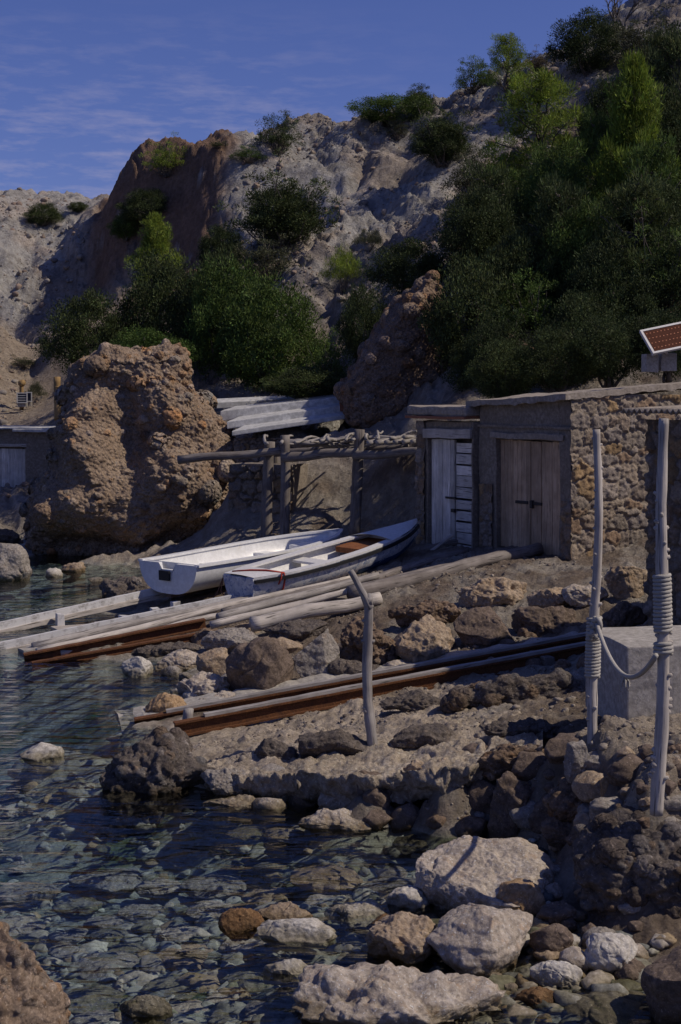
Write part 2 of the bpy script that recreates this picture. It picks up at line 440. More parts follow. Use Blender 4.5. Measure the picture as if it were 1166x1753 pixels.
# ------------------------------------------------------------------ ground: one sheet from the sea bed over the slips to the hills
CP = []
for px, py, z in [  # upper slip
    (820, 942, .98), (900, 955, 1.0), (975, 985, 1.0), (740, 945, .9), (650, 960, .74), (700, 1000, .76), (850, 985, .93), (600, 1010, .6),
    (500, 1030, .45), (420, 1055, .32), (330, 1066, .22), (250, 1085, .08), (150, 1105, -.02), (50, 1125, -.1), (0, 1100, -.15), (0, 1060, -.2),
    (150, 1040, -.02), (250, 1020, .08), (330, 1012, .25), (200, 1000, -.02), (420, 960, .45), (460, 918, .78), (610, 908, .85), (350, 945, .08),
    (700, 930, .9), (400, 932, .3),
    # front edge of the upper slip and the foot of its drop
    (370, 1088, .14), (480, 1072, .32), (600, 1050, .5), (700, 1040, .62), (800, 1020, .75), (900, 1002, .86), (1000, 1000, .95), (1090, 1003, 1.0),
    (300, 1200, -.03), (400, 1195, .06), (520, 1180, .14), (640, 1150, .27), (760, 1132, .38), (880, 1105, .48), (1000, 1088, .58), (1090, 1078, .68),
    (200, 1160, -.12), (330, 1140, .02),
    # lower slip and platform
    (210, 1250, -.03), (1005, 1118, .55), (400, 1232, .08), (600, 1195, .25), (800, 1155, .40),
    (430, 1262, .1), (550, 1270, .18), (640, 1285, .28), (750, 1270, .38), (900, 1250, .52), (1000, 1215, .62), (760, 1200, .38), (900, 1175, .5),
    (350, 1322, .1), (480, 1328, .18), (640, 1332, .3), (760, 1320, .42), (880, 1292, .56), (950, 1275, .7),
    (350, 1390, -.15), (480, 1405, -.2), (640, 1425, -.15), (760, 1430, -.12), (850, 1432, -.02), (900, 1436, .05), (800, 1360, .1), (850, 1370, .14), (900, 1362, .22),
    # shallow spit
    (150, 1290, -.04), (240, 1300, -.02), (285, 1282, .0), (100, 1335, -.2), (60, 1290, -.12), (200, 1330, -.1),
    # stone bank under the poles and the beach
    (1015, 1258, .88), (1100, 1250, .92), (1166, 1255, .95), (1125, 1345, .88), (1166, 1340, .9), (1000, 1335, .6), (1060, 1395, .6), (960, 1400, .25),
    (960, 1460, .08), (1166, 1500, .3), (1000, 1560, .06), (1100, 1620, .04), (1166, 1690, .0), (900, 1560, .03), (850, 1610, .0), (950, 1650, .0),
    (800, 1700, -.05), (1000, 1725, -.06), (700, 1640, -.08), (1166, 1745, -.05), (1100, 1740, -.04), (600, 1740, -.12),
    (1166, 1085, .95), (1130, 1062, .95),
    # sea bed
    (0, 1700, -.45), (200, 1700, -.4), (400, 1720, -.25), (600, 1600, -.16), (300, 1500, -.6), (0, 1450, -1.1), (150, 1400, -.95), (200, 1350, -.5),
    (0, 1250, -1.2), (100, 1200, -.9), (0, 1150, -.5), (450, 1480, -.42), (700, 1460, -.16), (150, 1010, -.25), (50, 990, -.3), (0, 1020, -.4),
    (-300, 1400, -1.8), (-400, 1700, -.9), (-500, 1150, -2.0), (-600, 1000, -2.4), (200, 965, -.3), (60, 955, -.2), (-100, 950, -.4), (500, 1560, -.3),
    (60, 1600, -.6), (640, 1500, -.2)]:
    CP.append(atz(px, py, z))
CP += [np.array(p, float) for p in [
    (5, 20, 1.0), (4.2, 17, 1.0), (6.5, 17, 1.3), (4.6, 13, 1.05), (3.6, 11, 1.0), (3.4, 9.3, .9), (3.4, 8, .6), (3.2, 7.2, .3), (7, 11, 1.8), (6, 8, 1.2), (9, 15, 2.2),
    (0, 6.6, -.15), (-2, 6.3, -.3), (2, 6.5, -.03), (-5, 7, -1.5), (-12, 12, -3.5), (-14, 22, -3.5), (-14, 30, -1.5), (-9.5, 31, -.3), (0, 4, -.2), (5, 4, .2), (-5, 4, -1),
    (-2.2, 28.0, .5), (-1.6, 27.8, .62), (-2.8, 28.6, .4), (-2.9, 27, .1), (-2.6, 29.6, .5), (-3.0, 31, .4), (-2.1, 31.5, 1.8), (-3.4, 28, .0), (-2.6, 26, .2), (-1.5, 29.1, 2.05), (-3.3, 29.6, .2), (-2.0, 29.2, 1.9), (3.2, 24.3, 1.2), (4.4, 23.6, 1.5), (5.4, 24.6, 2.6), (7.2, 23.0, 3.0), (10, 22, 3.6)]]
for px, py, D in [
    # foot of the hills, terraces behind the boathouses
    (500, 900, 27.6), (600, 890, 27.6), (690, 900, 26.5), (500, 790, 29.0), (600, 787, 29.0), (690, 780, 28.6), (560, 778, 31.5), (440, 778, 31.5), (500, 772, 33.5), (600, 768, 33), (400, 775, 33),
    (40, 852, 38), (100, 860, 37), (40, 905, 35.5), (130, 900, 34.5), (0, 900, 34), (50, 700, 46), (0, 690, 46), (95, 695, 44), (0, 655, 50), (90, 662, 47), (150, 700, 42), (300, 720, 38),
    (800, 690, 27.5), (700, 720, 28), (820, 655, 29), (950, 630, 29), (1080, 600, 28.5), (1166, 590, 28), (1300, 600, 26),
    (850, 500, 33), (1000, 450, 33), (1166, 420, 33), (1300, 400, 33), (1000, 300, 40), (1166, 200, 42), (1300, 150, 42),
    (800, 370, 43), (700, 455, 39), (640, 570, 35), (665, 700, 32.5), (560, 630, 37), (500, 690, 36), (440, 700, 36), (600, 690, 35.5), (700, 300, 47), (900, 250, 46),
    (760, 182, 53), (835, 160, 53), (925, 118, 53), (1000, 75, 53), (1080, 10, 53), (1166, -60, 53), (640, 217, 55), (520, 219, 56), (600, 350, 47), (560, 450, 42), (500, 530, 39), (440, 635, 38),
    (350, 660, 37), (250, 640, 40), (400, 580, 39), (330, 500, 45), (200, 620, 42),
    # red cliff
    (200, 405, 52.6), (230, 425, 51.6), (250, 440, 50.8), (275, 452, 50), (300, 462, 49.2), (345, 480, 46.8), (188, 338, 53.9), (205, 303, 53.4), (240, 288, 52.9), (270, 277, 52.3), (300, 274, 51.9), (325, 274, 51.3), (372, 258, 50.2),
    (384, 300, 49.6), (392, 360, 48.8), (385, 440, 47.2), (445, 262, 53), (490, 285, 50.5), (470, 360, 48), (480, 440, 43.5),
    # left hill
    (190, 356, 59), (120, 366, 61), (60, 352, 62), (0, 332, 62), (-150, 300, 62), (0, 450, 54), (100, 450, 55), (0, 560, 49), (100, 570, 48), (60, 645, 48), (0, 645, 50), (-200, 560, 48), (-200, 690, 45),
    (170, 470, 53)]:
    CP.append(at(px, py, D))
CP += [np.array(p, float) for p in [(-30, 85, 9), (-6, 85, 11), (25, 85, 15), (-42, 60, 9), (45, 55, 16), (34, 36, 12), (22, 26, 7), (16, 18, 4), (0, 66, 13.0), (-6.4, 57, 12.4), (-5, 55, 12.4), (-8, 58, 12.0), (12, 64, 15), (-12, 70, 11.5), (-25, 45, 1.5), (-32, 35, -2)]]
CP = np.array(CP)

def _kern(A, B):
    d2 = ((A[:, None, :] - B[None, :, :]) ** 2).sum(2)
    return np.sqrt(d2 + 0.02)
_n = len(CP)
_A = np.zeros((_n + 3, _n + 3)); _A[:_n, :_n] = _kern(CP[:, :2], CP[:, :2]) - np.eye(_n) * 0.01
_A[:_n, _n:] = np.c_[np.ones(_n), CP[:, :2]]; _A[_n:, :_n] = _A[:_n, _n:].T
_W = np.linalg.solve(_A, np.r_[CP[:, 2], 0, 0, 0])

def base_z(x, y):
    x, y = np.atleast_1d(np.asarray(x, float)), np.atleast_1d(np.asarray(y, float)); out = np.empty(len(x))
    for i in range(0, len(x), 20000):
        q = np.c_[x[i:i + 20000], y[i:i + 20000]]
        out[i:i + 20000] = _kern(q, CP[:, :2]) @ _W[:_n] + _W[_n] + q @ _W[_n + 1:]
    return out

def red_mask(x, y):
    w = 0.9 * fbm(np.c_[x * .5, y * .5, np.zeros(len(x))], 3)
    px = CX + x / y * FPX
    a = sstep(45.5, 48, y + w) * sstep(-9.9, -9.2, x + .4 * w) * (1 - sstep(-4.3, -3.3, x + .6 * w))
    return a

def hit(px, py, d0=5.0, d1=75.0, fn=None):
    """the place where the sight line through a photo pixel meets the ground"""
    D = np.linspace(d0, d1, 1400); p = at(px, py, D)
    g = (fn or base_z)(p[0], p[1]); below = np.nonzero(p[2] < g)[0]
    k = below[0] if len(below) else len(D) - 1
    return np.array([p[0][k], p[1][k], g[k]])

GULLIES = []
for line, dep, wid in [([(705, 235), (665, 330), (610, 420), (565, 520), (545, 575)], .55, .8), ([(790, 320), (710, 400), (640, 445)], .45, .6), ([(530, 240), (570, 330), (530, 420), (470, 490)], .45, .7),
                       ([(170, 400), (120, 470), (50, 520)], .7, .8), ([(70, 420), (0, 510)], .6, .7), ([(150, 500), (90, 560)], .4, .6), ([(640, 250), (600, 330)], .6, .5), ([(860, 340), (770, 380)], .6, .6)]:
    GULLIES.append(([hit(*q, 24)[:2] for q in line], dep, wid))
def trench(x, y, wx, wy):
    out = np.zeros(len(x)); qx, qy = x + (wx - x) * .35, y + (wy - y) * .35
    for pts, dep, wid in GULLIES:
        dm = np.full(len(x), 9e9)
        for a, b in zip(pts[:-1], pts[1:]):
            d = b - a; t_ = np.clip(((qx - a[0]) * d[0] + (qy - a[1]) * d[1]) / (d @ d), 0, 1)
            dm = np.minimum(dm, (qx - a[0] - t_ * d[0]) ** 2 + (qy - a[1] - t_ * d[1]) ** 2)
        out = np.maximum(out, dep * np.exp(-np.sqrt(dm) / wid))
    return out

def ground_z(x, y):
    x, y = np.atleast_1d(np.asarray(x, float)), np.atleast_1d(np.asarray(y, float))
    z = base_z(x, y); o = np.zeros(len(x))
    P = np.c_[x, y, z]
    far = sstep(26, 33, y); rd = red_mask(x, y)
    # erosion gullies running down the slopes, warped, with tilted strata
    wx = x + 1.5 * fbm(P * .15 + 5, 3); wy = y + 1.5 * fbm(P * .15 + 11, 3)
    gul = ridged(np.c_[wx * .34 + wy * .10, wy * .11 - wx * .05, o + 3.3], 4, .38)
    strata = ridged(np.c_[wx * .12, (z * 1.1 + x * .35 + .5 * fbm(P * .3, 3)), o + 8.8], 3, .55)
    rub = fbm(P * 1.9, 5, .6)
    d = far * (1 - rd * .7) * (0.48 * (gul - .5) + 0.11 * strata + 0.07 * rub * (1 + 1.2 * fbm(P * .35 + 70, 2)) - trench(x, y, wx, wy))
    rocky = sstep(-.15, .35, fbm(P * .16 + 33, 3) + .25 * strata * .6)
    hb = (z * .95 + x * .42 + y * .06 + .7 * fbm(P * .22 + 90, 3)) / .85; sw = hb - np.floor(hb)
    hc = (z * .95 + x * .42 + y * .06 + .5 * fbm(P * .4 + 50, 3)) / .31; sc2 = hc - np.floor(hc)
    d += far * (1 - rd) * rocky * (.26 * (sw - sstep(.72, 1, sw) - .36) + .17 * (sc2 - sstep(.7, 1, sc2) - .35))
    crag = ridged(np.c_[x * .55 + z * .3, y * .5, z * 1.2], 5, .58) - .4
    d += far * (1 - rd) * rocky * .17 * crag + far * .045 * fbm(P * 4.5, 3, .6)
    streak = fbm(np.c_[x * 1.7 + y * .6, y * .35 - x * .1, z * .12], 4, .6)
    d += far * rd * (0.26 * streak + .06 * rub + .13 * (ridged(P * .8 + 13, 4, .55) - .4))
    near = 1 - far
    dry = sstep(-.02, .2, z)
    d += near * ((0.02 + .035 * dry) * fbm(P * 2.3, 4, .55) + .022 * fbm(P * 8.5, 3, .6) * (0.4 + dry) + (1 - dry) * .05 * fbm(P * 1.1, 3))
    road = sstep(-16, -14, -np.abs(x + 12)) * sstep(40, 42, y) * (1 - sstep(49, 51, y)) * (1 - sstep(-8.5, -7, x))
    return z + d * (1 - .85 * road)

ys = np.concatenate([np.geomspace(5.0, 86, 1150)])
ss = np.concatenate([np.linspace(-1.0, -.34, 60), np.linspace(-.33, .31, 500), np.linspace(.32, .9, 70)])
GX = (ss[None, :] * ys[:, None]).ravel(); GY = np.repeat(ys, len(ss))
GZ = ground_z(GX, GY)
_ny, _nx = len(ys), len(ss)
_i = (np.arange(_ny - 1)[:, None] * _nx + np.arange(_nx - 1)[None, :]).ravel()
GF = np.stack([_i, _i + 1, _i + 1 + _nx, _i + _nx], 1)
# the ground's colours, some with light painted in: marl, pink rubble, red earth, trodden dirt, slip concrete, sea bed
P3 = np.c_[GX, GY, GZ]; o = np.zeros(len(GX))
n1, n2, n3 = fbm(P3 * .35, 4), fbm(P3 * 1.3 + 20, 4), fbm(P3 * .12 + 60, 3)
marl = np.array([.47, .455, .435]); pink = np.array([.53, .46, .40]); red = np.array([.265, .175, .125]); dirt = np.array([.27, .215, .17])
slip = np.array([.42, .375, .32]); bed = np.array([.56, .58, .50]); road_c = np.array([.40, .33, .26]); soil = np.array([.17, .135, .10]); weed_skyblue = np.array([.08, .12, .15])
def mixn(a, b, f): return a * (1 - f[:, None]) + b * f[:, None]
strat = fbm(np.c_[GX * .1, GZ * 1.6 + GX * .5, o], 4)
c = mixn(np.tile(marl, (len(GX), 1)), pink, sstep(-.15, .35, n1 + .5 * strat + .25 * n3))
c = mixn(c, np.array([.30, .285, .27]), .7 * sstep(.1, .5, n2 - .4 * n1))
band = sstep(.25, .6, ridged(np.c_[GX * .15, GZ * 1.3 + GX * .42 + .6 * n1, o + 2], 3, .6)) * sstep(-.2, .3, n3 + .4 * n1)
c = mixn(c, np.array([.24, .205, .175]), .6 * band)
c = mixn(c, red * (1 + .25 * n2)[:, None], red_mask(GX, GY) * sstep(-.9, -.1, n2 + .3))
rh = sstep(.0, 1.2, GX - 2.0 - (GY - 30) * .2 + n1 * 1.2) * sstep(24, 27, GY) * (1 - sstep(44, 48, GY))
c = mixn(c, soil, rh * .85)
near = 1 - sstep(27, 31, GY)
c = mixn(c, mixn(np.tile(dirt, (len(GX), 1)), slip, sstep(-.2, .3, n2 * .7 + n1 * .4 + .12)), near)
plat = sstep(11.4, 12.2, GY) * (1 - sstep(15.2, 17, GY)) * (1 - sstep(.9, 1.8, GX + .5 * n2)) * (GZ > -.15)
c = mixn(c, np.array([.64, .54, .43]) * (1 + .12 * n2)[:, None], plat * sstep(-.7, -.1, n1 + .3 * n2))
sunlit_pad = sstep(1.5, 1.8, GX + .1 * n2) * (GY < 12.6) * sstep(.70, .82, GZ + .06 * n2) * sstep(9, 9.3, GY)
c = mixn(c, np.array([.50, .425, .34]) * (1 + .15 * n2)[:, None], sunlit_pad * .9)  # pale bank top, its colour lightened to read as sunlit
roadm = sstep(40, 42, GY) * (1 - sstep(50, 52, GY)) * (1 - sstep(-7.6, -6.6, GX))
c = mixn(c, road_c, roadm)
uw = 1 - sstep(-.06, .05, GZ)
bedc = mixn(mixn(np.tile(bed, (len(GX), 1)), weed_skyblue, sstep(.05, .4, n1 * .9 + .5 * n2 + .10 * np.clip(-GZ, 0, 2) - .16 + .16 * (1 - sstep(-3.5, -1.0, GX)))), np.array([.075, .15, .03]), .8 * sstep(.25, .5, fbm(P3 * .9 + 80, 3)))  # weed patches, tinted blue and thicker at left to imitate reflected sky
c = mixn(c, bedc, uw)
gm, nt, P, L = new_mat('ground')
t = attr(nt, 'tint'); v = coords(nt)
na = noise(nt, L, v, 5.0, 9, 0.72); nb = noise(nt, L, v, 26.0, 6, 0.7)
vo = nnode(nt, 'ShaderNodeTexVoronoi', Scale=3.4); L(v, vo.inputs['Vector'])
vo2 = nnode(nt, 'ShaderNodeTexVoronoi', Scale=9.0); L(v, vo2.inputs['Vector'])
col = mixc(nt, L, ramp(nt, L, na, .62, .40), t.outputs['Color'], mixc(nt, L, 1.0, t.outputs['Color'], (.66, .64, .62), 'MULTIPLY'))
col = mixc(nt, L, ramp(nt, L, nb, .58, .72), col, mixc(nt, L, 1.0, t.outputs['Color'], (1.45, 1.42, 1.38), 'MULTIPLY'))
L(col, P.inputs['Base Color']); P.inputs['Roughness'].default_value = .95; P.inputs['Specular IOR Level'].default_value = .15
b1 = bump(nt, L, na, 1.0, .22)
b2 = bump(nt, L, ramp(nt, L, vo.outputs['Distance'], .6, .0), .45, .07, b1)
b3 = bump(nt, L, ramp(nt, L, vo2.outputs['Distance'], .6, .0), .45, .03, b2)
L(bump(nt, L, nb, .8, .03, b3), P.inputs['Normal'])
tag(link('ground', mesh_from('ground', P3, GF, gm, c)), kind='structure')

# far land to the horizon, and the land under and behind everything
mb = MB()
xs = [-4000, -400, 400, 4000]
mb.add([(-4000, 84, -6), (4000, 84, -6), (4000, 4000, 2), (-4000, 4000, 2)], [(0, 1, 2, 3)])
tag(mb.build('terrain', gm), kind='structure')

# water: a closed body with a rippled top that swallows red light with depth
wm = bpy.data.materials.new('water'); wm.use_nodes = True
nt = wm.node_tree; nt.nodes.clear(); L = nt.links.new
out = nt.nodes.new('ShaderNodeOutputMaterial'); v = nt.nodes.new('ShaderNodeTexCoord').outputs['Object']
m1 = nt.nodes.new('ShaderNodeMapping'); m1.inputs['Rotation'].default_value = (0, 0, .06); m1.inputs['Scale'].default_value = (.8, 2.1, 1); L(v, m1.inputs[0])
w1 = noise(nt, L, m1.outputs[0], 1.9, 3, .5, .5); w2 = noise(nt, L, m1.outputs[0], 5.5, 3, .55, .8)
nrm = bump(nt, L, w2, .8, .009, bump(nt, L, w1, 1.0, .070))
fr = nnode(nt, 'ShaderNodeFresnel', IOR=1.43); L(nrm, fr.inputs['Normal'])
tr = nt.nodes.new('ShaderNodeBsdfTransparent'); tr.inputs[0].default_value = (.93, .97, .97, 1)
gl = nt.nodes.new('ShaderNodeBsdfGlossy'); gl.inputs['Roughness'].default_value = .03; L(nrm, gl.inputs['Normal'])
ms = nt.nodes.new('ShaderNodeMixShader'); L(fr.outputs[0], ms.inputs[0]); L(tr.outputs[0], ms.inputs[1]); L(gl.outputs[0], ms.inputs[2])
L(ms.outputs[0], out.inputs['Surface'])
va = nt.nodes.new('ShaderNodeVolumeAbsorption'); va.inputs['Color'].default_value = (.10, .53, .90, 1); va.inputs['Density'].default_value = .17
L(va.outputs[0], out.inputs['Volume'])
mb = MB()
mb.add([(x, y, z) for z in (-9, 0) for y in (-60, 75) for x in (-400, 40)], [(0, 2, 3, 1), (4, 5, 7, 6), (0, 1, 5, 4), (2, 6, 7, 3), (0, 4, 6, 2), (1, 3, 7, 5)])
w = mb.build('water', wm); w.name = 'water'; tag(w, kind='structure')

# loose stones nobody could count: pebbles of the sea bed and beach, rubble of the slopes
def scatter(name, label, spots, sizes, mats_tint, seed, mat, flat=.55, sub=2):
    V0, F0 = ico(sub); rs = np.random.RandomState(seed); VV, FF, TT = [], [], []
    vars_ = [rock_verts(seed * 31 + k, (1, 1, 1), sub, 9, .9, .05, .3)[0] for k in range(12)]
    for k, (p, s) in enumerate(zip(spots, sizes)):
        a = rs.rand() * 6.28; ca, sa = math.cos(a), math.sin(a)
        W = vars_[k % 12] * np.array([1, rs.uniform(.6, .9), flat * rs.uniform(.7, 1.3)]) * s
        W = np.c_[W[:, 0] * ca - W[:, 1] * sa, W[:, 0] * sa + W[:, 1] * ca, W[:, 2]] + p
        VV.append(W); FF.append(F0 + k * len(V0)); TT.append(np.tile(mats_tint[rs.randint(len(mats_tint))] * rs.uniform(.75, 1.2), (len(V0), 1)))
    return tag(link(name, mesh_from(name, np.vstack(VV), np.vstack(FF), mat, np.vstack(TT))), label, 'stones', kind='stuff')
rs = np.random.RandomState(3)
pm = m_rock('pebble', (.86, .85, .84), (1, 1, 1), None, 5, 34, .5, .01, False)
ptint = [np.array(q) for q in [(.52, .51, .45), (.42, .42, .38), (.55, .49, .41), (.36, .36, .33), (.50, .48, .43), (.24, .24, .16), (.40, .31, .20), (.20, .21, .20)]]
X = rs.uniform(-6, 2.6, 26000); Y = 6.3 + 9.5 * rs.rand(26000) ** 1.5; Z = base_z(X, Y)
k = (Z < .06) & (Z > -.75) & ((Y < 10.9) | (Z < -.14)) & (np.abs(X / Y) < .27) & (rs.rand(len(X)) < np.clip(1.15 + Z * 1.3, .12, 1))
X, Y, Z = X[k][:2500], Y[k][:2500], Z[k][:2500]
Z = ground_z(X, Y)
scatter('pebbles', 'rounded pebbles and cobbles lying on the sea bed and beach', np.c_[X, Y, Z + .01], rs.uniform(.06, .17, len(X)) * (1 + 1.0 * (rs.rand(len(X)) < .16)), ptint, 5, pm, .5, 3)
X = rs.uniform(-18, 12, 30000); Y = rs.uniform(33, 62, 30000)
cl = fbm(np.c_[X * .3, Y * .3, X * 0 + 4], 3); k = (np.abs(X / Y) < .26) & (cl + .5 * rs.rand(len(X)) > .15) & (X / Y < .13 + .001 * Y) & (red_mask(X, Y) < .2)
X, Y = X[k][:11000], Y[k][:11000]; Z = ground_z(X, Y)
scatter('rubble', 'pale broken rubble strewn over the dry marl slopes', np.c_[X, Y, Z], rs.uniform(.03, .10, len(X)) * (1 + 2.6 * (rs.rand(len(X)) < .10)), [np.array(q) for q in [(.36, .32, .28), (.40, .33, .27), (.30, .27, .25), (.33, .25, .2)]], 6, pm, .7, 2)
X = rs.uniform(-4, 4, 16000); Y = 9 + 13 * rs.rand(16000) ** 1.6; Z = base_z(X, Y)
k = (Z > .08) & (Z < 1.1) & (np.abs(X / Y) < .25) & (fbm(np.c_[X, Y, X * 0], 3) > -.05)
X, Y = X[k][:3600], Y[k][:3600]; Z = ground_z(X, Y)
scatter('gravel', 'small loose stones and grit on the slips and the bank', np.c_[X, Y, Z], rs.uniform(.012, .045, len(X)) * (1 + 1.2 * (rs.rand(len(X)) < .1)), [np.array(q) for q in [(.30, .26, .22), (.36, .31, .26), (.22, .18, .15)]], 8, pm, .7, 2)
# ------------------------------------------------------------------ rocks
STONE_TINTS = [np.array(q) for q in [(1.5, 1.55, 1.6), (1.0, 1.12, 1.25), (1.08, .94, .78), (1.25, 1.32, 1.42), (.78, .74, .72), (1.3, 1.1, .88), (1.0, 1.05, 1.1)]]

def embed(V, N, n, r0, r1, seed, proud=.55):
    """stones bedded in a conglomerate: bulges with their own colour"""
    rs = np.random.RandomState(seed); T = np.ones((len(V), 3)); out = np.zeros(len(V))
    idx = rs.randint(0, len(V), n); R = r0 + (r1 - r0) * rs.rand(n) ** 4
    for i, r in zip(idx, R):
        c = V[i] - N[i] * r * rs.uniform(.1, .5)
        k = np.nonzero(np.abs(V[:, 2] - c[2]) < r * 1.4)[0]
        if not len(k): continue
        ax = np.array([rs.uniform(.8, 1.3), 1, rs.uniform(.9, 1.5)])
        d2 = (((V[k] - c) * ax) ** 2).sum(1)
        h = np.sqrt(np.maximum(0, r * r - d2)) * proud
        up = h > out[k]; kk = k[up]; out[kk] = h[up]
        w = sstep(0, .25 * r, h[up])[:, None]
        T[kk] = T[kk] * (1 - w) + STONE_TINTS[rs.randint(len(STONE_TINTS))] * rs.uniform(.85, 1.12) * w
    return V + N * out[:, None], T

def normals(V, F):
    a, b, c = V[F[:, 0]], V[F[:, 1]], V[F[:, 2]]
    fn = np.cross(b - a, c - a); N = np.zeros_like(V)
    for k in range(F.shape[1]):
        for j in range(3): N[:, j] += np.bincount(F[:, k], fn[:, j], len(V))
    return N / (np.linalg.norm(N, axis=1)[:, None] + 1e-12)

def rock(name, label, cat, box, zb, mat, seed, depth=.85, sub=5, cuts=9, ang=.9, rough=.05, lump=.18, fine=3.0, sink=.18, stones=0, group=None, crack=.03, tilt=0.0):
    x0, y0, x1, y1 = box
    p = atz((x0 + x1) / 2, y1, zb); D0 = p[1]
    if x1 - x0 > 75: sub = max(sub, 6)
    w = (x1 - x0) / FPX * D0; dep = w * depth; w *= 1 + dep / 2 / D0
    Dc = D0 + dep * .42
    zt = EYE - (y0 - HY) / FPX * (Dc + dep * .1)
    h = max(zt - zb, .04); s = h * sink + .02
    V, F = rock_verts(seed, (w, dep, h + s), sub, cuts, ang, rough, lump, fine, crack, tilt)
    T = None
    if stones:
        V, T = embed(V, normals(V, F), stones, .015 * w, .10 * w, seed + 1)
    loc = np.array([((x0 + x1) / 2 - CX) / FPX * Dc, Dc, (zt + zb - s) / 2])
    base = V[:, 2].min()
    o = link(name, mesh_from(name, V - np.array([0, 0, base]), F, mat, T), None, loc + np.array([0, 0, base]))
    return tag(o, label, cat, group)

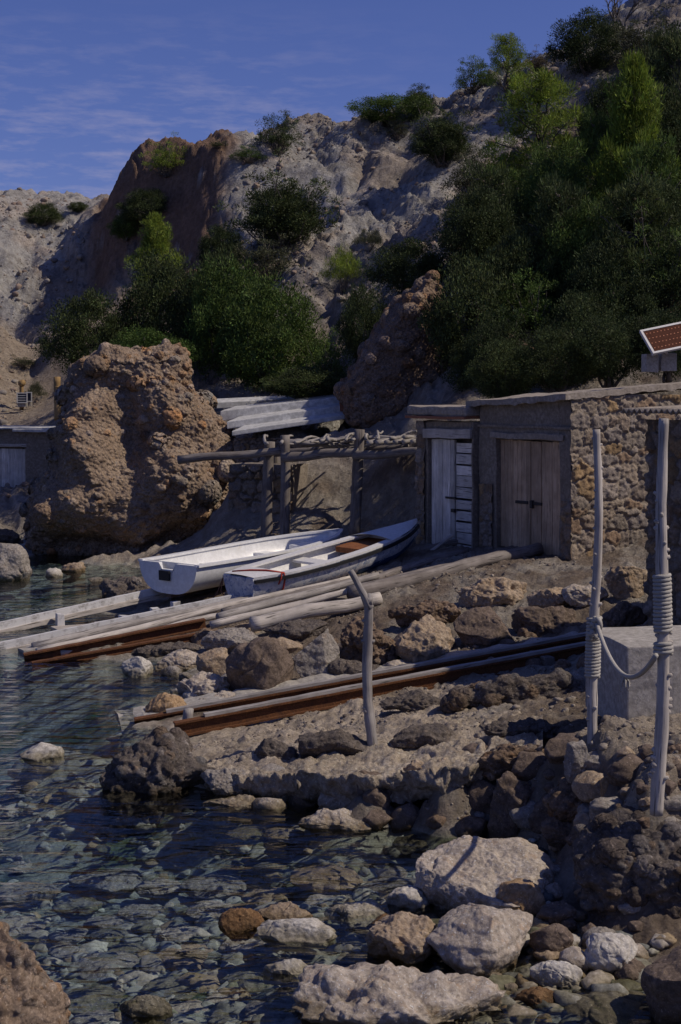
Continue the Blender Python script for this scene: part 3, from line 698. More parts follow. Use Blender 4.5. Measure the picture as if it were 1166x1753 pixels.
R = [
 # between the two slips
 ('boulder', 'large rounded dark brown boulder with a flat front between log ramp and rails', (386, 1086, 504, 1202), .03, 'brown', 1, dict(depth=.8, cuts=7, rough=.025, fine=2.2)),
 ('boulder', 'angular grey boulder with one pale flat face, leaning against the big dark brown boulder', (500, 1076, 582, 1178), .12, 'grey', 2, dict(depth=.7, cuts=13, rough=.03, ang=1.0)),
 ('boulder', 'knobbly tan boulder with a bulging top below the log ends', (674, 1058, 776, 1142), .33, 'tan', 3, dict(rough=.07, lump=.3)),
 ('boulder', 'smooth dark brown boulder right of the knobbly tan boulder', (778, 1040, 882, 1114), .44, 'brown', 4, dict(rough=.03)),
 ('rock', 'pale tan jagged rock at the left foot of the big dark brown boulder', (334, 1108, 392, 1168), .02, 'tan', 5, {}),
 ('rock', 'rough grey tan rock at the water between the ochre rock and brown boulder', (300, 1150, 394, 1206), -.02, 'pale', 6, dict(rough=.09)),
 ('rock', 'smooth low ochre rock at the water edge above the concrete ramp tip', (245, 1187, 322, 1232), -.03, 'ochre', 7, dict(rough=.03)),
 ('rock', 'small pale pointed rock below the rusty beam of the log ramp', (208, 1122, 260, 1164), -.05, 'white', 8, dict(cuts=12)),
 ('slab', 'flat grey rock slab bridging above the pale tan jagged rock', (342, 1075, 442, 1122), .12, 'grey', 9, dict(depth=.8, rough=.05)),
 ('slab', 'flat dark grey rock tucked under the splintered log ends', (450, 1060, 562, 1100), .28, 'dark', 10, dict(depth=.7)),
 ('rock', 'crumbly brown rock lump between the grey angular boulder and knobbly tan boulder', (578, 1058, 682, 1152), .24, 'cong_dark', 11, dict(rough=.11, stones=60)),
 ('rock', 'small pale flat stone at the foot of the knobbly tan boulder', (655, 1128, 702, 1154), .27, 'pale', 12, dict(sub=4)),
 ('rock', 'low dark rock lying behind the upper rusty rail near the middle pole', (560, 1126, 680, 1176), .16, 'dark', 13, dict(depth=.5)),
 ('rock', 'long low dark rock below the hut corner', (880, 1034, 1003, 1096), .5, 'brown', 14, dict(depth=.6, rough=.07)),
 ('rock', 'orange tan rock in the ledge before the stone wall', (902, 1004, 990, 1044), .74, 'tan', 15, dict(depth=.6)),
 ('rock', 'blocky tan boulder at the foot of the rubble wall', (1036, 968, 1112, 1032), .86, 'tan', 16, dict(depth=.5)),
 ('rock', 'pale brown rock between the ledge and the blocky tan boulder', (962, 1000, 1042, 1036), .82, 'pale', 17, dict(depth=.5)),
 ('rock', 'ledge rock with a crusted rim above the dark brown boulder', (785, 988, 905, 1044), .66, 'tan', 18, dict(depth=.6, rough=.09)),
 ('rock', 'flat pale grey rock with a white streak beside the small pointed rock', (268, 1112, 352, 1150), -.02, 'pale', 19, dict(depth=.7)),
 ('slab', 'pale low slab at the foot of the big dark brown boulder', (345, 1182, 422, 1218), -.02, 'pale', 20, dict(depth=.8)),
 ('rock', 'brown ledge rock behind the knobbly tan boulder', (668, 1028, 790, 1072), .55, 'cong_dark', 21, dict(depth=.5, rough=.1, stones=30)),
 ('rock', 'dark rock in the shade right of the small pale flat stone', (700, 1118, 760, 1142), .3, 'brown', 22, dict(sub=4)),
 ('rock', 'long grey shelf rock under the rusty beam tip', (220, 1098, 352, 1128), .0, 'dark', 23, dict(depth=.5, rough=.08)),
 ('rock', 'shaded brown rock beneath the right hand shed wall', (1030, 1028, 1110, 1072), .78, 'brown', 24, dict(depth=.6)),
 # on the lower platform
 ('outcrop', 'crusted dark outcrop with bedded pebbles at the seaward tip of the platform', (176, 1252, 372, 1388), -.15, 'dark', 30, dict(depth=.8, sub=6, rough=.09, stones=160, lump=.3, fine=3.5)),
 ('boulder', 'dark pyramid shaped boulder standing on the sunny platform', (432, 1264, 509, 1306), .2, 'dark', 31, dict(depth=.7, cuts=6, rough=.05)),
 ('boulder', 'wide dark grey angular boulder left of the middle pole', (511, 1244, 642, 1306), .22, 'dark', 32, dict(depth=.6, cuts=12, rough=.05)),
 ('boulder', 'low dark rounded boulder right of the middle pole', (670, 1240, 792, 1286), .34, 'dark', 33, dict(depth=.7, rough=.05)),
 ('rock', 'small brown stone on the rim of the platform', (788, 1272, 852, 1303), .4, 'brown', 34, dict(sub=4)),
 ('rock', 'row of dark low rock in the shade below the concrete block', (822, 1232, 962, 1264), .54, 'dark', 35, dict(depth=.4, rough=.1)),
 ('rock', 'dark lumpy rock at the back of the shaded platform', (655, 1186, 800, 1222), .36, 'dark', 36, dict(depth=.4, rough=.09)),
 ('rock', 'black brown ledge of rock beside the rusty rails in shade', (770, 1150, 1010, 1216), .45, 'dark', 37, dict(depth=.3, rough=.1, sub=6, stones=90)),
 ('rock', 'pale upright stone in the shaded ledge by the rope post', (965, 1146, 1003, 1188), .56, 'grey', 38, dict(sub=4)),
 # the edge of the platform
 ('stone', 'smooth oval cream stone at the waterline below the platform', (431, 1361, 491, 1395), -.05, 'pale', 40, dict(cuts=2, rough=.012, sub=4)),
 ('slab', 'flat pale slab at the waterline left of the oval cream stone', (345, 1362, 442, 1392), -.06, 'pale', 41, dict(depth=.7)),
 ('rock', 'brown rock right of the oval cream stone', (490, 1348, 548, 1387), -.04, 'brown', 42, {}),
 ('slab', 'tilted pale angular slab leaning on the platform edge', (542, 1346, 644, 1402), -.05, 'pale', 43, dict(depth=.6, cuts=14, ang=1.0, rough=.02)),
 ('rock', 'lumpy pale rock standing in the shallows before the tilted slab', (505, 1382, 647, 1437), -.08, 'pale', 44, dict(depth=.6, rough=.08)),
 ('rock', 'angular reddish brown rock set high in the platform edge', (609, 1318, 692, 1376), .12, 'brown', 45, dict(cuts=13, ang=1.0, rough=.03, depth=.6)),
 ('rock', 'ochre rock in the dark hollow under the platform', (658, 1372, 716, 1414), -.06, 'ochre', 46, dict(sub=4)),
 ('rock', 'small dark rock in the hollow beside the ochre rock', (714, 1378, 764, 1417), -.06, 'brown', 47, dict(sub=4)),
 ('rock', 'brown rock under the overhanging rim of the platform', (738, 1328, 812, 1402), .0, 'brown', 48, dict(depth=.6)),
 ('boulder', 'pale grey rounded boulder with a white foot at the dark water pocket', (752, 1384, 838, 1444), -.08, 'grey', 49, dict(rough=.03)),
 ('rock', 'tall brown rock stacked left of the stone bank', (836, 1318, 906, 1442), .0, 'brown', 50, dict(depth=.7)),
 ('rock', 'dark brown rock at the foot of the stone bank', (896, 1352, 968, 1440), .05, 'brown', 51, {}),
 ('rock', 'grey ledge rock in the platform edge nearest the crusted outcrop', (342, 1312, 452, 1366), -.02, 'grey', 52, dict(depth=.6, rough=.08)),
 ('rock', 'grey ledge rock in the middle of the platform edge', (448, 1314, 548, 1356), .02, 'dark', 53, dict(depth=.6, rough=.06)),
 ('rock', 'rounded grey brown ledge rock left of the reddish brown rock', (540, 1316, 622, 1360), .05, 'grey', 54, dict(depth=.6)),
 ('rock', 'long tan rim rock at the shaded end of the platform', (690, 1302, 830, 1352), .25, 'tan', 55, dict(depth=.4, rough=.09, stones=40)),
 ('rock', 'brown crumbly rim rock before the stone bank', (812, 1270, 975, 1350), .32, 'cong_dark', 56, dict(depth=.4, rough=.1, sub=6, stones=90)),
 ('rock', 'pale dome shaped rock alone in the water off the platform', (34, 1271, 109, 1319), -.1, 'white', 57, dict(rough=.03, cuts=6)),
 # the bank under the roped poles
 ('rock', 'pale flat stone on edge in the bank beside the left roped pole', (966, 1268, 1012, 1334), .62, 'grey', 60, dict(depth=.5, cuts=13)),
 ('rock', 'tan stone in the bank below the left roped pole', (1008, 1284, 1062, 1334), .62, 'tan', 61, {}),
 ('rock', 'small pale stone on top of the bank between the roped poles', (1056, 1266, 1112, 1310), .72, 'pale', 62, {}),
 ('rock', 'round reddish brown stone bulging from the bank', (1022, 1326, 1076, 1382), .5, 'ochre', 63, dict(cuts=3, rough=.02)),
 ('rock', 'grey tan stone at the foot of the right roped pole', (1092, 1330, 1180, 1404), .58, 'tan', 64, dict(rough=.07)),
 ('rock', 'dark stone low in the bank above the pale speckled slab', (926, 1392, 1004, 1456), .12, 'brown', 65, {}),
 ('rock', 'brown stone wedged in the bank left of the reddish stone', (958, 1330, 1024, 1396), .35, 'brown', 66, {}),
 ('rock', 'square tan stone in the bank under the small pale stone', (1068, 1302, 1116, 1346), .64, 'tan', 67, dict(cuts=13)),
 ('rock', 'broad brown crust of the bank above the dark foreground rock', (940, 1336, 1112, 1420), .28, 'cong_dark', 68, dict(depth=.6, rough=.1, stones=70, sub=6)),
 # the near beach
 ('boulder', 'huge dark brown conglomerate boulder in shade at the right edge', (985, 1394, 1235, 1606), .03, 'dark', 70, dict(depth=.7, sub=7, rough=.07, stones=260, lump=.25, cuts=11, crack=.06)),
 ('boulder', 'broad pale slab shaped boulder crossed by the shadow of a pole', (710, 1436, 942, 1578), -.02, 'pale', 71, dict(depth=1.25, tilt=.5, sub=7, rough=.05, lump=.16, cuts=13)),
 ('boulder', 'rounded pale grey boulder with a dark blotched top in the foreground', (733, 1551, 919, 1678), -.02, 'pale', 72, dict(depth=.8, tilt=.3, sub=6, rough=.03, cuts=8)),
 ('boulder', 'long rough pitted boulder at the lower edge of the photo', (496, 1650, 862, 1800), -.12, 'pale', 73, dict(depth=.6, tilt=.35, sub=6, rough=.07, lump=.3, fine=4.5)),
 ('rock', 'rough tan rock between the pitted boulder and rounded grey boulder', (624, 1560, 762, 1664), -.06, 'tan', 74, dict(rough=.08)),
 ('rock', 'smooth ochre rounded rock before the pale slab boulder', (848, 1506, 936, 1574), .02, 'ochre', 75, dict(cuts=4, rough=.025)),
 ('rock', 'white chunk with a knob at the left foot of the pale slab boulder', (662, 1516, 736, 1568), -.05, 'white', 76, dict(rough=.07)),
 ('stone', 'pale egg shaped stone below the smooth ochre rock', (866, 1535, 916, 1572), .02, 'white', 77, dict(cuts=3, rough=.012, sub=4)),
 ('stone', 'brown rounded stone in the shade of the dark conglomerate boulder', (906, 1578, 982, 1640), .02, 'brown', 78, dict(cuts=4, rough=.02)),
 ('rock', 'pale red stained rock resting before the dark conglomerate boulder', (996, 1594, 1094, 1674), .0, 'white', 79, dict(cuts=10, rough=.03)),
 ('stone', 'pale oval stone left of the red stained rock', (956, 1618, 1012, 1668), .0, 'pale', 80, dict(cuts=2, rough=.012, sub=4)),
 ('rock', 'whitish low rock in front of the pale oval stone', (906, 1642, 998, 1698), -.03, 'white', 81, dict(depth=.6)),
 ('rock', 'pinkish wet stone in the shallows right of the pitted boulder', (878, 1690, 968, 1736), -.05, 'wet', 82, dict(depth=.6, cuts=4)),
 ('stone', 'small tan stone right of the rounded grey boulder', (914, 1618, 976, 1650), .01, 'tan', 83, dict(cuts=3, sub=4)),
 ('stone', 'bluish grey stone behind the red stained rock', (998, 1586, 1052, 1626), .03, 'grey', 84, dict(cuts=4, sub=4)),
 ('boulder', 'dark brown boulder cut by the lower right corner', (1104, 1606, 1290, 1790), -.08, 'brown', 85, dict(depth=.8, rough=.03)),
 ('rock', 'orange wet rock breaking the water left of the white angular rock', (372, 1554, 452, 1606), -.05, 'wet', 86, dict(depth=.6)),
 ('rock', 'pinkish pale rock behind the white angular rock', (438, 1545, 536, 1590), -.04, 'tan', 87, dict(depth=.6)),
 ('rock', 'white angular rock with a flat top in the shallows', (440, 1570, 576, 1626), -.05, 'white', 88, dict(depth=.6, cuts=13, ang=1., rough=.025)),
 ('rock', 'white wedge shaped stone alone in green shallows', (448, 1640, 532, 1682), -.05, 'white', 89, dict(depth=.55, cuts=12, ang=1., rough=.02)),
 ('rock', 'brown green topped rock barely above water near the lower edge', (204, 1700, 298, 1762), -.07, 'moss', 90, dict(depth=.7)),
 ('stone', 'flat pale stone awash right of the white angular rock', (556, 1546, 664, 1582), -.04, 'white', 91, dict(depth=.7)),
 ('stone', 'orange brown flat stone awash below the white chunk', (628, 1564, 702, 1598), -.05, 'wet', 92, dict(depth=.7)),
 ('stone', 'small round pale stone against the pitted boulder', (718, 1702, 786, 1752), -.04, 'pale', 93, dict(cuts=3, rough=.015)),
 ('stone', 'dark flat stone in the gap under the smooth ochre rock', (918, 1540, 986, 1588), .03, 'brown', 94, dict(cuts=5)),
 ('stone', 'pale blue grey stone touching the foot of the stone bank', (912, 1478, 966, 1520), .06, 'grey', 95, dict(cuts=4)),
 ('stone', 'flat orange stone above the pale egg shaped stone', (908, 1498, 962, 1530), .05, 'ochre', 96, dict(cuts=4)),
 ('slab', 'flat smooth olive slab awash at the lower right edge', (958, 1700, 1140, 1790), -.12, 'moss', 97, dict(depth=.9, rough=.012, cuts=5, lump=.1)),
 ('stone', 'small cream stone under the rounded grey boulder', (905, 1668, 950, 1690), -.02, 'pale', 98, dict(sub=4, cuts=3)),
 ('stone', 'brown stone between the red stained rock and the corner boulder', (1050, 1640, 1112, 1690), -.02, 'brown', 99, dict(cuts=4)),
 # far left water edge
 ('boulder', 'rounded grey boulder cut by the left edge in the far shallows', (-30, 928, 53, 1004), -.1, 'grey', 100, dict(rough=.025, cuts=5)),
 ('stone', 'white flat stone beside the grey boulder in the far shallows', (76, 972, 107, 992), -.05, 'white', 101, dict(sub=4)),
 ('stone', 'jagged orange pale stone in the water before the great rock', (104, 962, 146, 983), -.05, 'tan', 102, dict(sub=4, rough=.1)),
 ('rock', 'dark wet rocks heap at the stern of the open white boat', (172, 988, 276, 1032), -.05, 'dark', 103, dict(depth=.7, rough=.1, stones=60)),
 ('stone', 'tiny flat stone just breaking the water below the great rock', (148, 988, 176, 998), -.03, 'grey', 104, dict(sub=4)),
 ('rock', 'dark flat rock behind the grey boulder at the left edge', (-20, 905, 36, 934), -.02, 'brown', 105, dict(depth=.6)),
 ('rock', 'tan rock at the shaded foot of the great rock toward the boats', (318, 918, 398, 950), .05, 'cong_dark', 106, dict(depth=.5, rough=.1)),
]
for name, label, box, zb, mat, seed, kw in R:
    rock(name, label, name, box, zb, M[mat], seed, **kw)

# stones under water that show one by one
rs = np.random.RandomState(11); placed = []
tries = 0
while len(placed) < 64 and tries < 4000:
    tries += 1
    px, py = rs.uniform(-20, 760), rs.uniform(1420, 1750)
    z = float(base_z(*[[q] for q in atz(px, py, -.3)[:2]])[0])
    if not (-.75 < z < -.13): continue
    w = rs.uniform(55, 130)
    if any(abs(px - a) < (w + b) * .42 and abs(py - c_) < (w + b) * .16 for a, c_, b in placed): continue
    if 480 < px and py > 1630: continue
    placed.append((px, py, w))
    x0, y0 = px - w / 2, py - w * .18
    o = rock('sunken_stone', 'flat rounded stone lying under the clear water of the near shallows', 'stone', (x0, y0, px + w / 2, py + w * .16), z,
             M[['grey', 'pale', 'moss', 'grey', 'tan', 'moss'][rs.randint(6)]], 200 + len(placed), depth=.9, sub=4, cuts=4, rough=.025, group='stones under the clear water of the near shallows')

# the great rock: a leaning block of conglomerate standing in the shallows
def great_rock():
    prof = [(604, 178, 312), (612, 135, 320), (632, 112, 326), (655, 100, 336), (690, 110, 356), (720, 116, 374), (745, 116, 390), (770, 104, 404), (800, 86, 414),
            (830, 66, 412), (860, 50, 402), (885, 42, 384), (905, 37, 366), (930, 38, 340), (952, 46, 322), (1000, 60, 318)]
    D = 31.6; sc = D / FPX
    pr = np.array(prof, float); py = np.linspace(604, 1000, 330)
    lo, hi = np.interp(py, pr[:, 0], pr[:, 1]) + 9, np.interp(py, pr[:, 0], pr[:, 2]) - 6 + 14 * sstep(740, 830, py)
    nt_ = 540; th = np.arange(nt_) / nt_ * 2 * math.pi
    rows = []
    for k in range(14):                      # the top, sloping a little to the left
        s = (k / 14) ** .8
        rows.append((604 - 0, lo[0], hi[0], s))
    for k in range(len(py)): rows.append((py[k], lo[k], hi[k], 1.0))
    V = []
    for (p, a, b, s) in rows:
        cx, hw = (a + b) / 2, (b - a) / 2 * s
        cth, sth = np.cos(th), np.sin(th)
        e = .86
        X = cx + hw * np.sign(cth) * np.abs(cth) ** e
        Yd = np.sign(sth) * np.abs(sth) ** e * (hw * .62 + 22 * s)
        V.append(np.stack([(X - CX) * sc, D + Yd * sc - .1, np.full(nt_, EYE - (p - HY) * sc)], 1))
    V = np.vstack(V); nr = len(rows)
    i = (np.arange(nr - 1)[:, None] * nt_ + np.arange(nt_)[None, :]); j = np.roll(i, -1, axis=1)
    F = np.stack([i.ravel(), (i + nt_).ravel(), (j + nt_).ravel(), j.ravel()], 1)
    N = normals(V, F)
    # a bulging lobe on the sea side, a hollow beside it, an undercut foot
    c = np.array([(168 - CX) * sc, D - .9, EYE - (770 - HY) * sc])
    def lobe(px, pz, rx, rz, a):
        return a * np.exp(-(((V[:, 0] - (px - CX) * sc) / (rx * sc)) ** 2 + ((V[:, 2] - (EYE - (pz - HY) * sc)) / (rz * sc)) ** 2)) * (N[:, 1] < .2)
    d = lobe(168, 765, 40, 75, .75) + lobe(300, 820, 60, 60, .35) - lobe(232, 735, 34, 70, .6) - lobe(190, 655, 70, 30, .35) + lobe(130, 860, 60, 35, .3) - lobe(150, 935, 90, 28, .55) - lobe(330, 930, 50, 40, .35) + lobe(165, 700, 18, 22, .25)
    d += .20 * fbm(V * .9, 4) + .05 * fbm(V * 4, 4, .6) + .12 * np.minimum(0, ridged(V * .7 + 5, 3))
    V = V + N * d[:, None]
    V, T = embed(V, normals(V, F), 2200, .03, .12, 41, .75)
    V, T2 = embed(V, normals(V, F), 95, .11, .28, 43, .85)
    V += N * (.018 * fbm(V * 14, 3))[:, None]
    b = np.array([V[:, 0].mean(), D, V[:, 2].min()])
    o = link('great_rock', mesh_from('great_rock', V - b, F, M['cong'], T * T2), None, b)
    tag(o, 'great leaning orange brown conglomerate rock standing in the water beside the boats', 'rock')
great_rock()

def lump(name, label, cat, c, size, seed, mat, stones, r0, r1, sub=7, **kw):
    shear = kw.pop('shear', 0)
    V, F = rock_verts(seed, size, sub, **kw)
    V[:, 0] += shear * V[:, 2]
    V, T = embed(V, normals(V, F), stones, r0, r1, seed + 1, .65)
    b = V[:, 2].min()
    o = link(name, mesh_from(name, V - np.array([0, 0, b]), F, M[mat], T), None, np.array(c) + np.array([0, 0, b]))
    return tag(o, label, cat)
p = at(700, 618, 31.4)
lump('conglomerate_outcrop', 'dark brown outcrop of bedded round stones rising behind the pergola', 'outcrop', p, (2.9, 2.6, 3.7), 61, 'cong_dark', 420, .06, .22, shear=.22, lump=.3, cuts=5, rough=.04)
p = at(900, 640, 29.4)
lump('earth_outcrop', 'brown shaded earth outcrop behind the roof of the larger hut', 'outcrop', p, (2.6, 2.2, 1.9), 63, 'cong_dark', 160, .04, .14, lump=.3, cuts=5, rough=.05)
p = at(-20, 1760, 7.35)
lump('foreground_rock', 'crumbly brown pebbly rock cutting the lower left corner of the photo', 'rock', p, (.86, .8, 1.05), 65, 'cong', 900, .010, .04, lump=.2, cuts=4, rough=.04)

# the packed stones of the bank, the platform edge and the drop below the huts: alike and many
rs = np.random.RandomState(77)
def packed(zone, n, w0, w1, label, group, mats, seed, sink=.5):
    (x0, y0), (x1, y1), zlo = zone; pl = []; k = 0; tr = 0
    while k < n and tr < n * 30:
        tr += 1; px, py = rs.uniform(x0, x1), rs.uniform(y0, y1); w = rs.uniform(w0, w1)
        if any(abs(px - a) < (w + b) * .36 and abs(py - c_) < (w + b) * .26 for a, c_, b in pl): continue
        p = hit(px, py, 6, 30); 
        if p[2] < zlo: continue
        pl.append((px, py, w)); k += 1
        wd = w / FPX * p[1]
        V, F = rock_verts(seed + k, (wd, wd * rs.uniform(.7, 1), wd * rs.uniform(.6, .95)), 4, rs.randint(4, 11), .9, .035, .2)
        b = V[:, 2].min(); loc = p + np.array([0, wd * .2, wd * .4 - wd * sink * .5])
        o = link('rock', mesh_from('rock', V - np.array([0, 0, b]), F, M[mats[rs.randint(len(mats))]]), None, loc + np.array([0, 0, b]))
        tag(o, label, 'rock', group)
packed(((935, 1285), (1175, 1450), .1), 34, 26, 84, 'rough brown stone packed in the bank under the roped poles', 'stones packed in the bank under the roped poles', ['tan', 'brown', 'cong_dark', 'brown', 'grey', 'tan'], 400, .8)
packed(((640, 1310), (940, 1430), .0), 12, 40, 90, 'shaded brown stone packed under the rim of the platform', 'stones packed under the rim of the platform', ['brown', 'brown', 'cong_dark', 'brown', 'grey'], 500, .8)
packed(((340, 1085), (1060, 1150), .05), 34, 22, 70, 'rough stone packed in the drop between upper and lower slip', 'stones packed between the two slips', ['tan', 'brown', 'cong_dark', 'cong_dark', 'dark'], 600, .8)
packed(((200, 1150), (400, 1215), -.06), 12, 20, 44, 'pale stone washed up at the seaward end between the slips', 'pale stones at the seaward end between the slips', ['pale', 'tan', 'white', 'grey'], 700)
packed(((345, 1325), (640, 1395), -.05), 7, 30, 70, 'grey stone packed in the seaward edge of the platform', 'stones packed in the seaward edge of the platform', ['grey', 'dark', 'grey', 'brown'], 800, .85)
packed(((820, 1480), (1110, 1720), -.06), 34, 20, 46, 'loose rounded stone lying between the near boulders', 'loose stones between the near boulders', ['pale', 'tan', 'brown', 'grey', 'ochre', 'white'], 900, .25)

# the worn concrete ledge of the lower platform, its rim broken and overhanging the stones
def ledge():
    fr_ = [(335, 1312, .16), (400, 1322, .20), (480, 1328, .25), (560, 1331, .31), (640, 1333, .38), (720, 1324, .45), (790, 1310, .52), (860, 1292, .58), (930, 1272, .68)]
    bk_ = [(345, 1268, .10), (410, 1264, .14), (480, 1262, .19), (560, 1258, .25), (640, 1252, .31), (720, 1243, .38), (790, 1233, .44), (860, 1224, .5), (930, 1214, .58)]
    A = np.array([atz(*q) for q in fr_]); B = np.array([atz(*q) for q in bk_]); na, nb = 260, 70
    ta = np.linspace(0, len(A) - 1, na); ia = np.arange(len(A))
    A = np.stack([np.interp(ta, ia, A[:, k]) for k in range(3)], 1); B = np.stack([np.interp(ta, ia, B[:, k]) for k in range(3)], 1)
    wob = .10 * fbm(np.c_[A[:, 0] * 1.6, A[:, 0] * 0, A[:, 0] * 0 + 4], 4) ; A[:, 1] += 1.6 * wob + .10; A[:, 2] -= .03
    rows = []
    for k in range(nb): rows.append(B + (A - B) * k / (nb - 1))
    for k in range(1, 13):                         # the broken front face, stepping back beneath
        r = A.copy(); r[:, 2] -= .022 * k; r[:, 1] += .012 * max(0, k - 3) + .02 * (k > 6); rows.append(r)
    V = np.vstack(rows); nr = len(rows)
    n_ = fbm(V * 2.2, 5, .58); V[:, 2] += .05 * n_ + .022 * fbm(V * 8, 4, .65) - .05 * np.exp(-(pn(V * 1.7 + 5) / .05) ** 2); V[:, 1] += .10 * fbm(V * 3.1 + 9, 4, .6) * np.repeat(np.clip((np.arange(nr) - nb + 6) / 6, 0, 1), na)
    i = (np.arange(nr - 1)[:, None] * na + np.arange(na - 1)[None, :]).ravel(); F = np.stack([i, i + na, i + na + 1, i + 1], 1)
    c = np.array([V[:, 0].mean(), V[:, 1].mean(), V[:, 2].min()])
    T = (1 + .18 * fbm(V * 1.1 + 3, 4))[:, None] * np.ones((1, 3))
    tag(link('concrete_ledge', mesh_from('concrete_ledge', V - c, F, M['ledge'], T), None, c), 'worn pale concrete ledge with a broken rim around the middle pole', 'ledge')
ledge()
# ------------------------------------------------------------------ huts
def U(x, y): return np.array([x, y, 0.0]) / math.hypot(x, y)

def stone_face(fr, width, height, seed, sx=.24, sz=.15, relief=.055, mortar=(.25, .20, .15), top=None):
    """rubble masonry: one sheet of stones of uneven size standing proud of the mortar"""
    o, u, n = fr; rs = np.random.RandomState(seed); step = .018
    na, nc = int(width / step) + 2, int(height / step) + 2
    A, C = np.meshgrid(np.linspace(0, width, na), np.linspace(0, height, nc)); a, c = A.ravel(), C.ravel()
    S = []
    z = 0.0
    while z < height + sz:
        hrow = sz * rs.uniform(.6, 1.5); x = -sx * rs.rand()
        while x < width + sx:
            w = sx * rs.uniform(.45, 1.6); S.append((x + w / 2, z + hrow / 2 + rs.uniform(-.3, .3) * hrow, hrow, w)); x += w
        z += hrow
    S = np.array(S); q = np.c_[a, c]
    wq = q + .05 * np.c_[fbm(np.c_[q * 7, q[:, :1] * 0], 4), fbm(np.c_[q * 7 + 9, q[:, :1] * 0 + 3], 4)]
    d = np.sqrt(((wq[:, None, 0] - S[None, :, 0]) / (S[None, :, 3] / sx)) ** 2 + ((wq[:, None, 1] - S[None, :, 1]) / (S[None, :, 2] / sz) * 1.35) ** 2)
    k = np.argsort(d, axis=1)[:, :2]; r = np.arange(len(q)); d1, d2 = d[r, k[:, 0]], d[r, k[:, 1]]
    e = sstep(.0, .045, d2 - d1 - .012 - .03 * np.clip(fbm(np.c_[q * 3, q[:, :1] * 0 + 6], 3), -.3, 1))
    rel = rs.uniform(.35, 1.0, len(S))[k[:, 0]]
    pal = np.array([(.33, .26, .20), (.29, .245, .20), (.36, .25, .14), (.26, .225, .20), (.38, .31, .24), (.31, .22, .15), (.28, .23, .19), (.34, .29, .25)])
    st = pal[rs.randint(len(pal), size=len(S))] * rs.uniform(.8, 1.1, (len(S), 1))
    p3 = np.c_[a, c, np.full(len(a), seed)]
    h = relief * e * rel * (1 + .6 * fbm(p3 * 9, 3)) + .016 * fbm(p3 * 13, 4, .65) + .02 * e * np.abs(fbm(p3 * 5 + 4, 2))
    T = st[k[:, 0]] * e[:, None] + np.array(mortar) * (1 - e[:, None])
    V = o + a[:, None] * u + h[:, None] * n + np.c_[a * 0, a * 0, c]
    i = (np.arange(nc - 1)[:, None] * na + np.arange(na - 1)[None, :]).ravel()
    F = np.stack([i, i + 1, i + 1 + na, i + na], 1)
    return V, F, T

def face_obj(name, parts, mat, parent):
    VV, FF, TT, n = [], [], [], 0
    for V, F, T in parts:
        VV.append(V); FF.append(F + n); TT.append(T); n += len(V)
    return link(name, mesh_from(name, np.vstack(VV) - np.array(parent.location), np.vstack(FF), mat, np.vstack(TT)), parent)

def planks(mb, fr, a0, a1, c0, c1, n, b0=0.0, b1=.035, seed=0, gap=.006, jit=.012, horizontal=False, tint=None):
    rs = random.Random(seed)
    for k in range(n):
        t = rs.uniform(.68, 1.12); tt = (t, t, t)
        if horizontal:
            s0, s1 = c0 + (c1 - c0) * k / n, c0 + (c1 - c0) * (k + 1) / n - gap * rs.uniform(.4, 2.6)
            mb.box(fr, (a0 + rs.uniform(0, jit), a1 - rs.uniform(0, jit)), (b0, b1 + rs.uniform(-.006, .006)), (s0, s1), 'a', .004, tt, rs)
        else:
            s0, s1 = a0 + (a1 - a0) * k / n, a0 + (a1 - a0) * (k + 1) / n - gap
            mb.box(fr, (s0, s1), (b0, b1 + rs.uniform(-.005, .005)), (c0 + rs.uniform(0, jit), c1 - rs.uniform(0, jit)), 'c', .002, tt, rs)

random.seed(5)
C0 = np.array([3.39, 20.9, 0.0])                       # near front corner of the larger hut
UF = U(-1.14, 2.0); NF = U(-2.0, -1.14)                 # along the front away from the viewer; out of the front towards the slips
UB = -NF                                                # from the front into the bank
zb = .72
# larger hut
hut = thing('fishing_hut', 'larger stone fishing hut with brown plank doors and cement roof', 'hut', C0 + UF * 1.15 + UB * 1.5 + np.array([0, 0, zb]))
fr = (C0 + np.array([0, 0, zb]), UF, NF)
W, Hh = 2.32, 2.62
da0, da1, dc0, dc1 = .26, 1.86, .30, 2.02
mb = MB()
for a, c in [((0, da0), (0, Hh)), ((da1, W), (0, Hh)), ((da0, da1), (dc1, Hh)), ((da0, da1), (-.1, dc0))]:
    mb.box(fr, a, (-.32, 0), c, None)
mb.box(fr, (-.005, W), (-3.0, -.33), (0, Hh - .02), None)
mb.build('wall', M['plaster'], hut, bevel=.012, subd=7, rough=.022)
sf = (C0 + np.array([0, 0, zb]) + NF * .02, UB, np.cross(UB, [0, 0, 1.]))
sn = sf[2] if sf[2][1] < 0 else -sf[2]
sf = (sf[0] + sn * .01, UB, sn)
fs = (C0 + NF * .012 + np.array([0, 0, zb]), UF, NF)
face_obj('stone_wall', [stone_face(sf, 3.1, Hh + .10, 3, .31, .18, .045, (.36, .30, .235))], M['stonewall'], hut)
face_obj('corner_stones', [stone_face((fs[0] - UF * .05, UF, NF), .24, 1.15, 9, .2, .2, .04)], M['stonewall'], hut)
face_obj('pier_stones', [stone_face((fs[0] + UF * 1.93, UF, NF), .34, 1.3, 12, .2, .16, .025, (.20, .165, .13))], M['stonewall'], hut)
mb = MB()
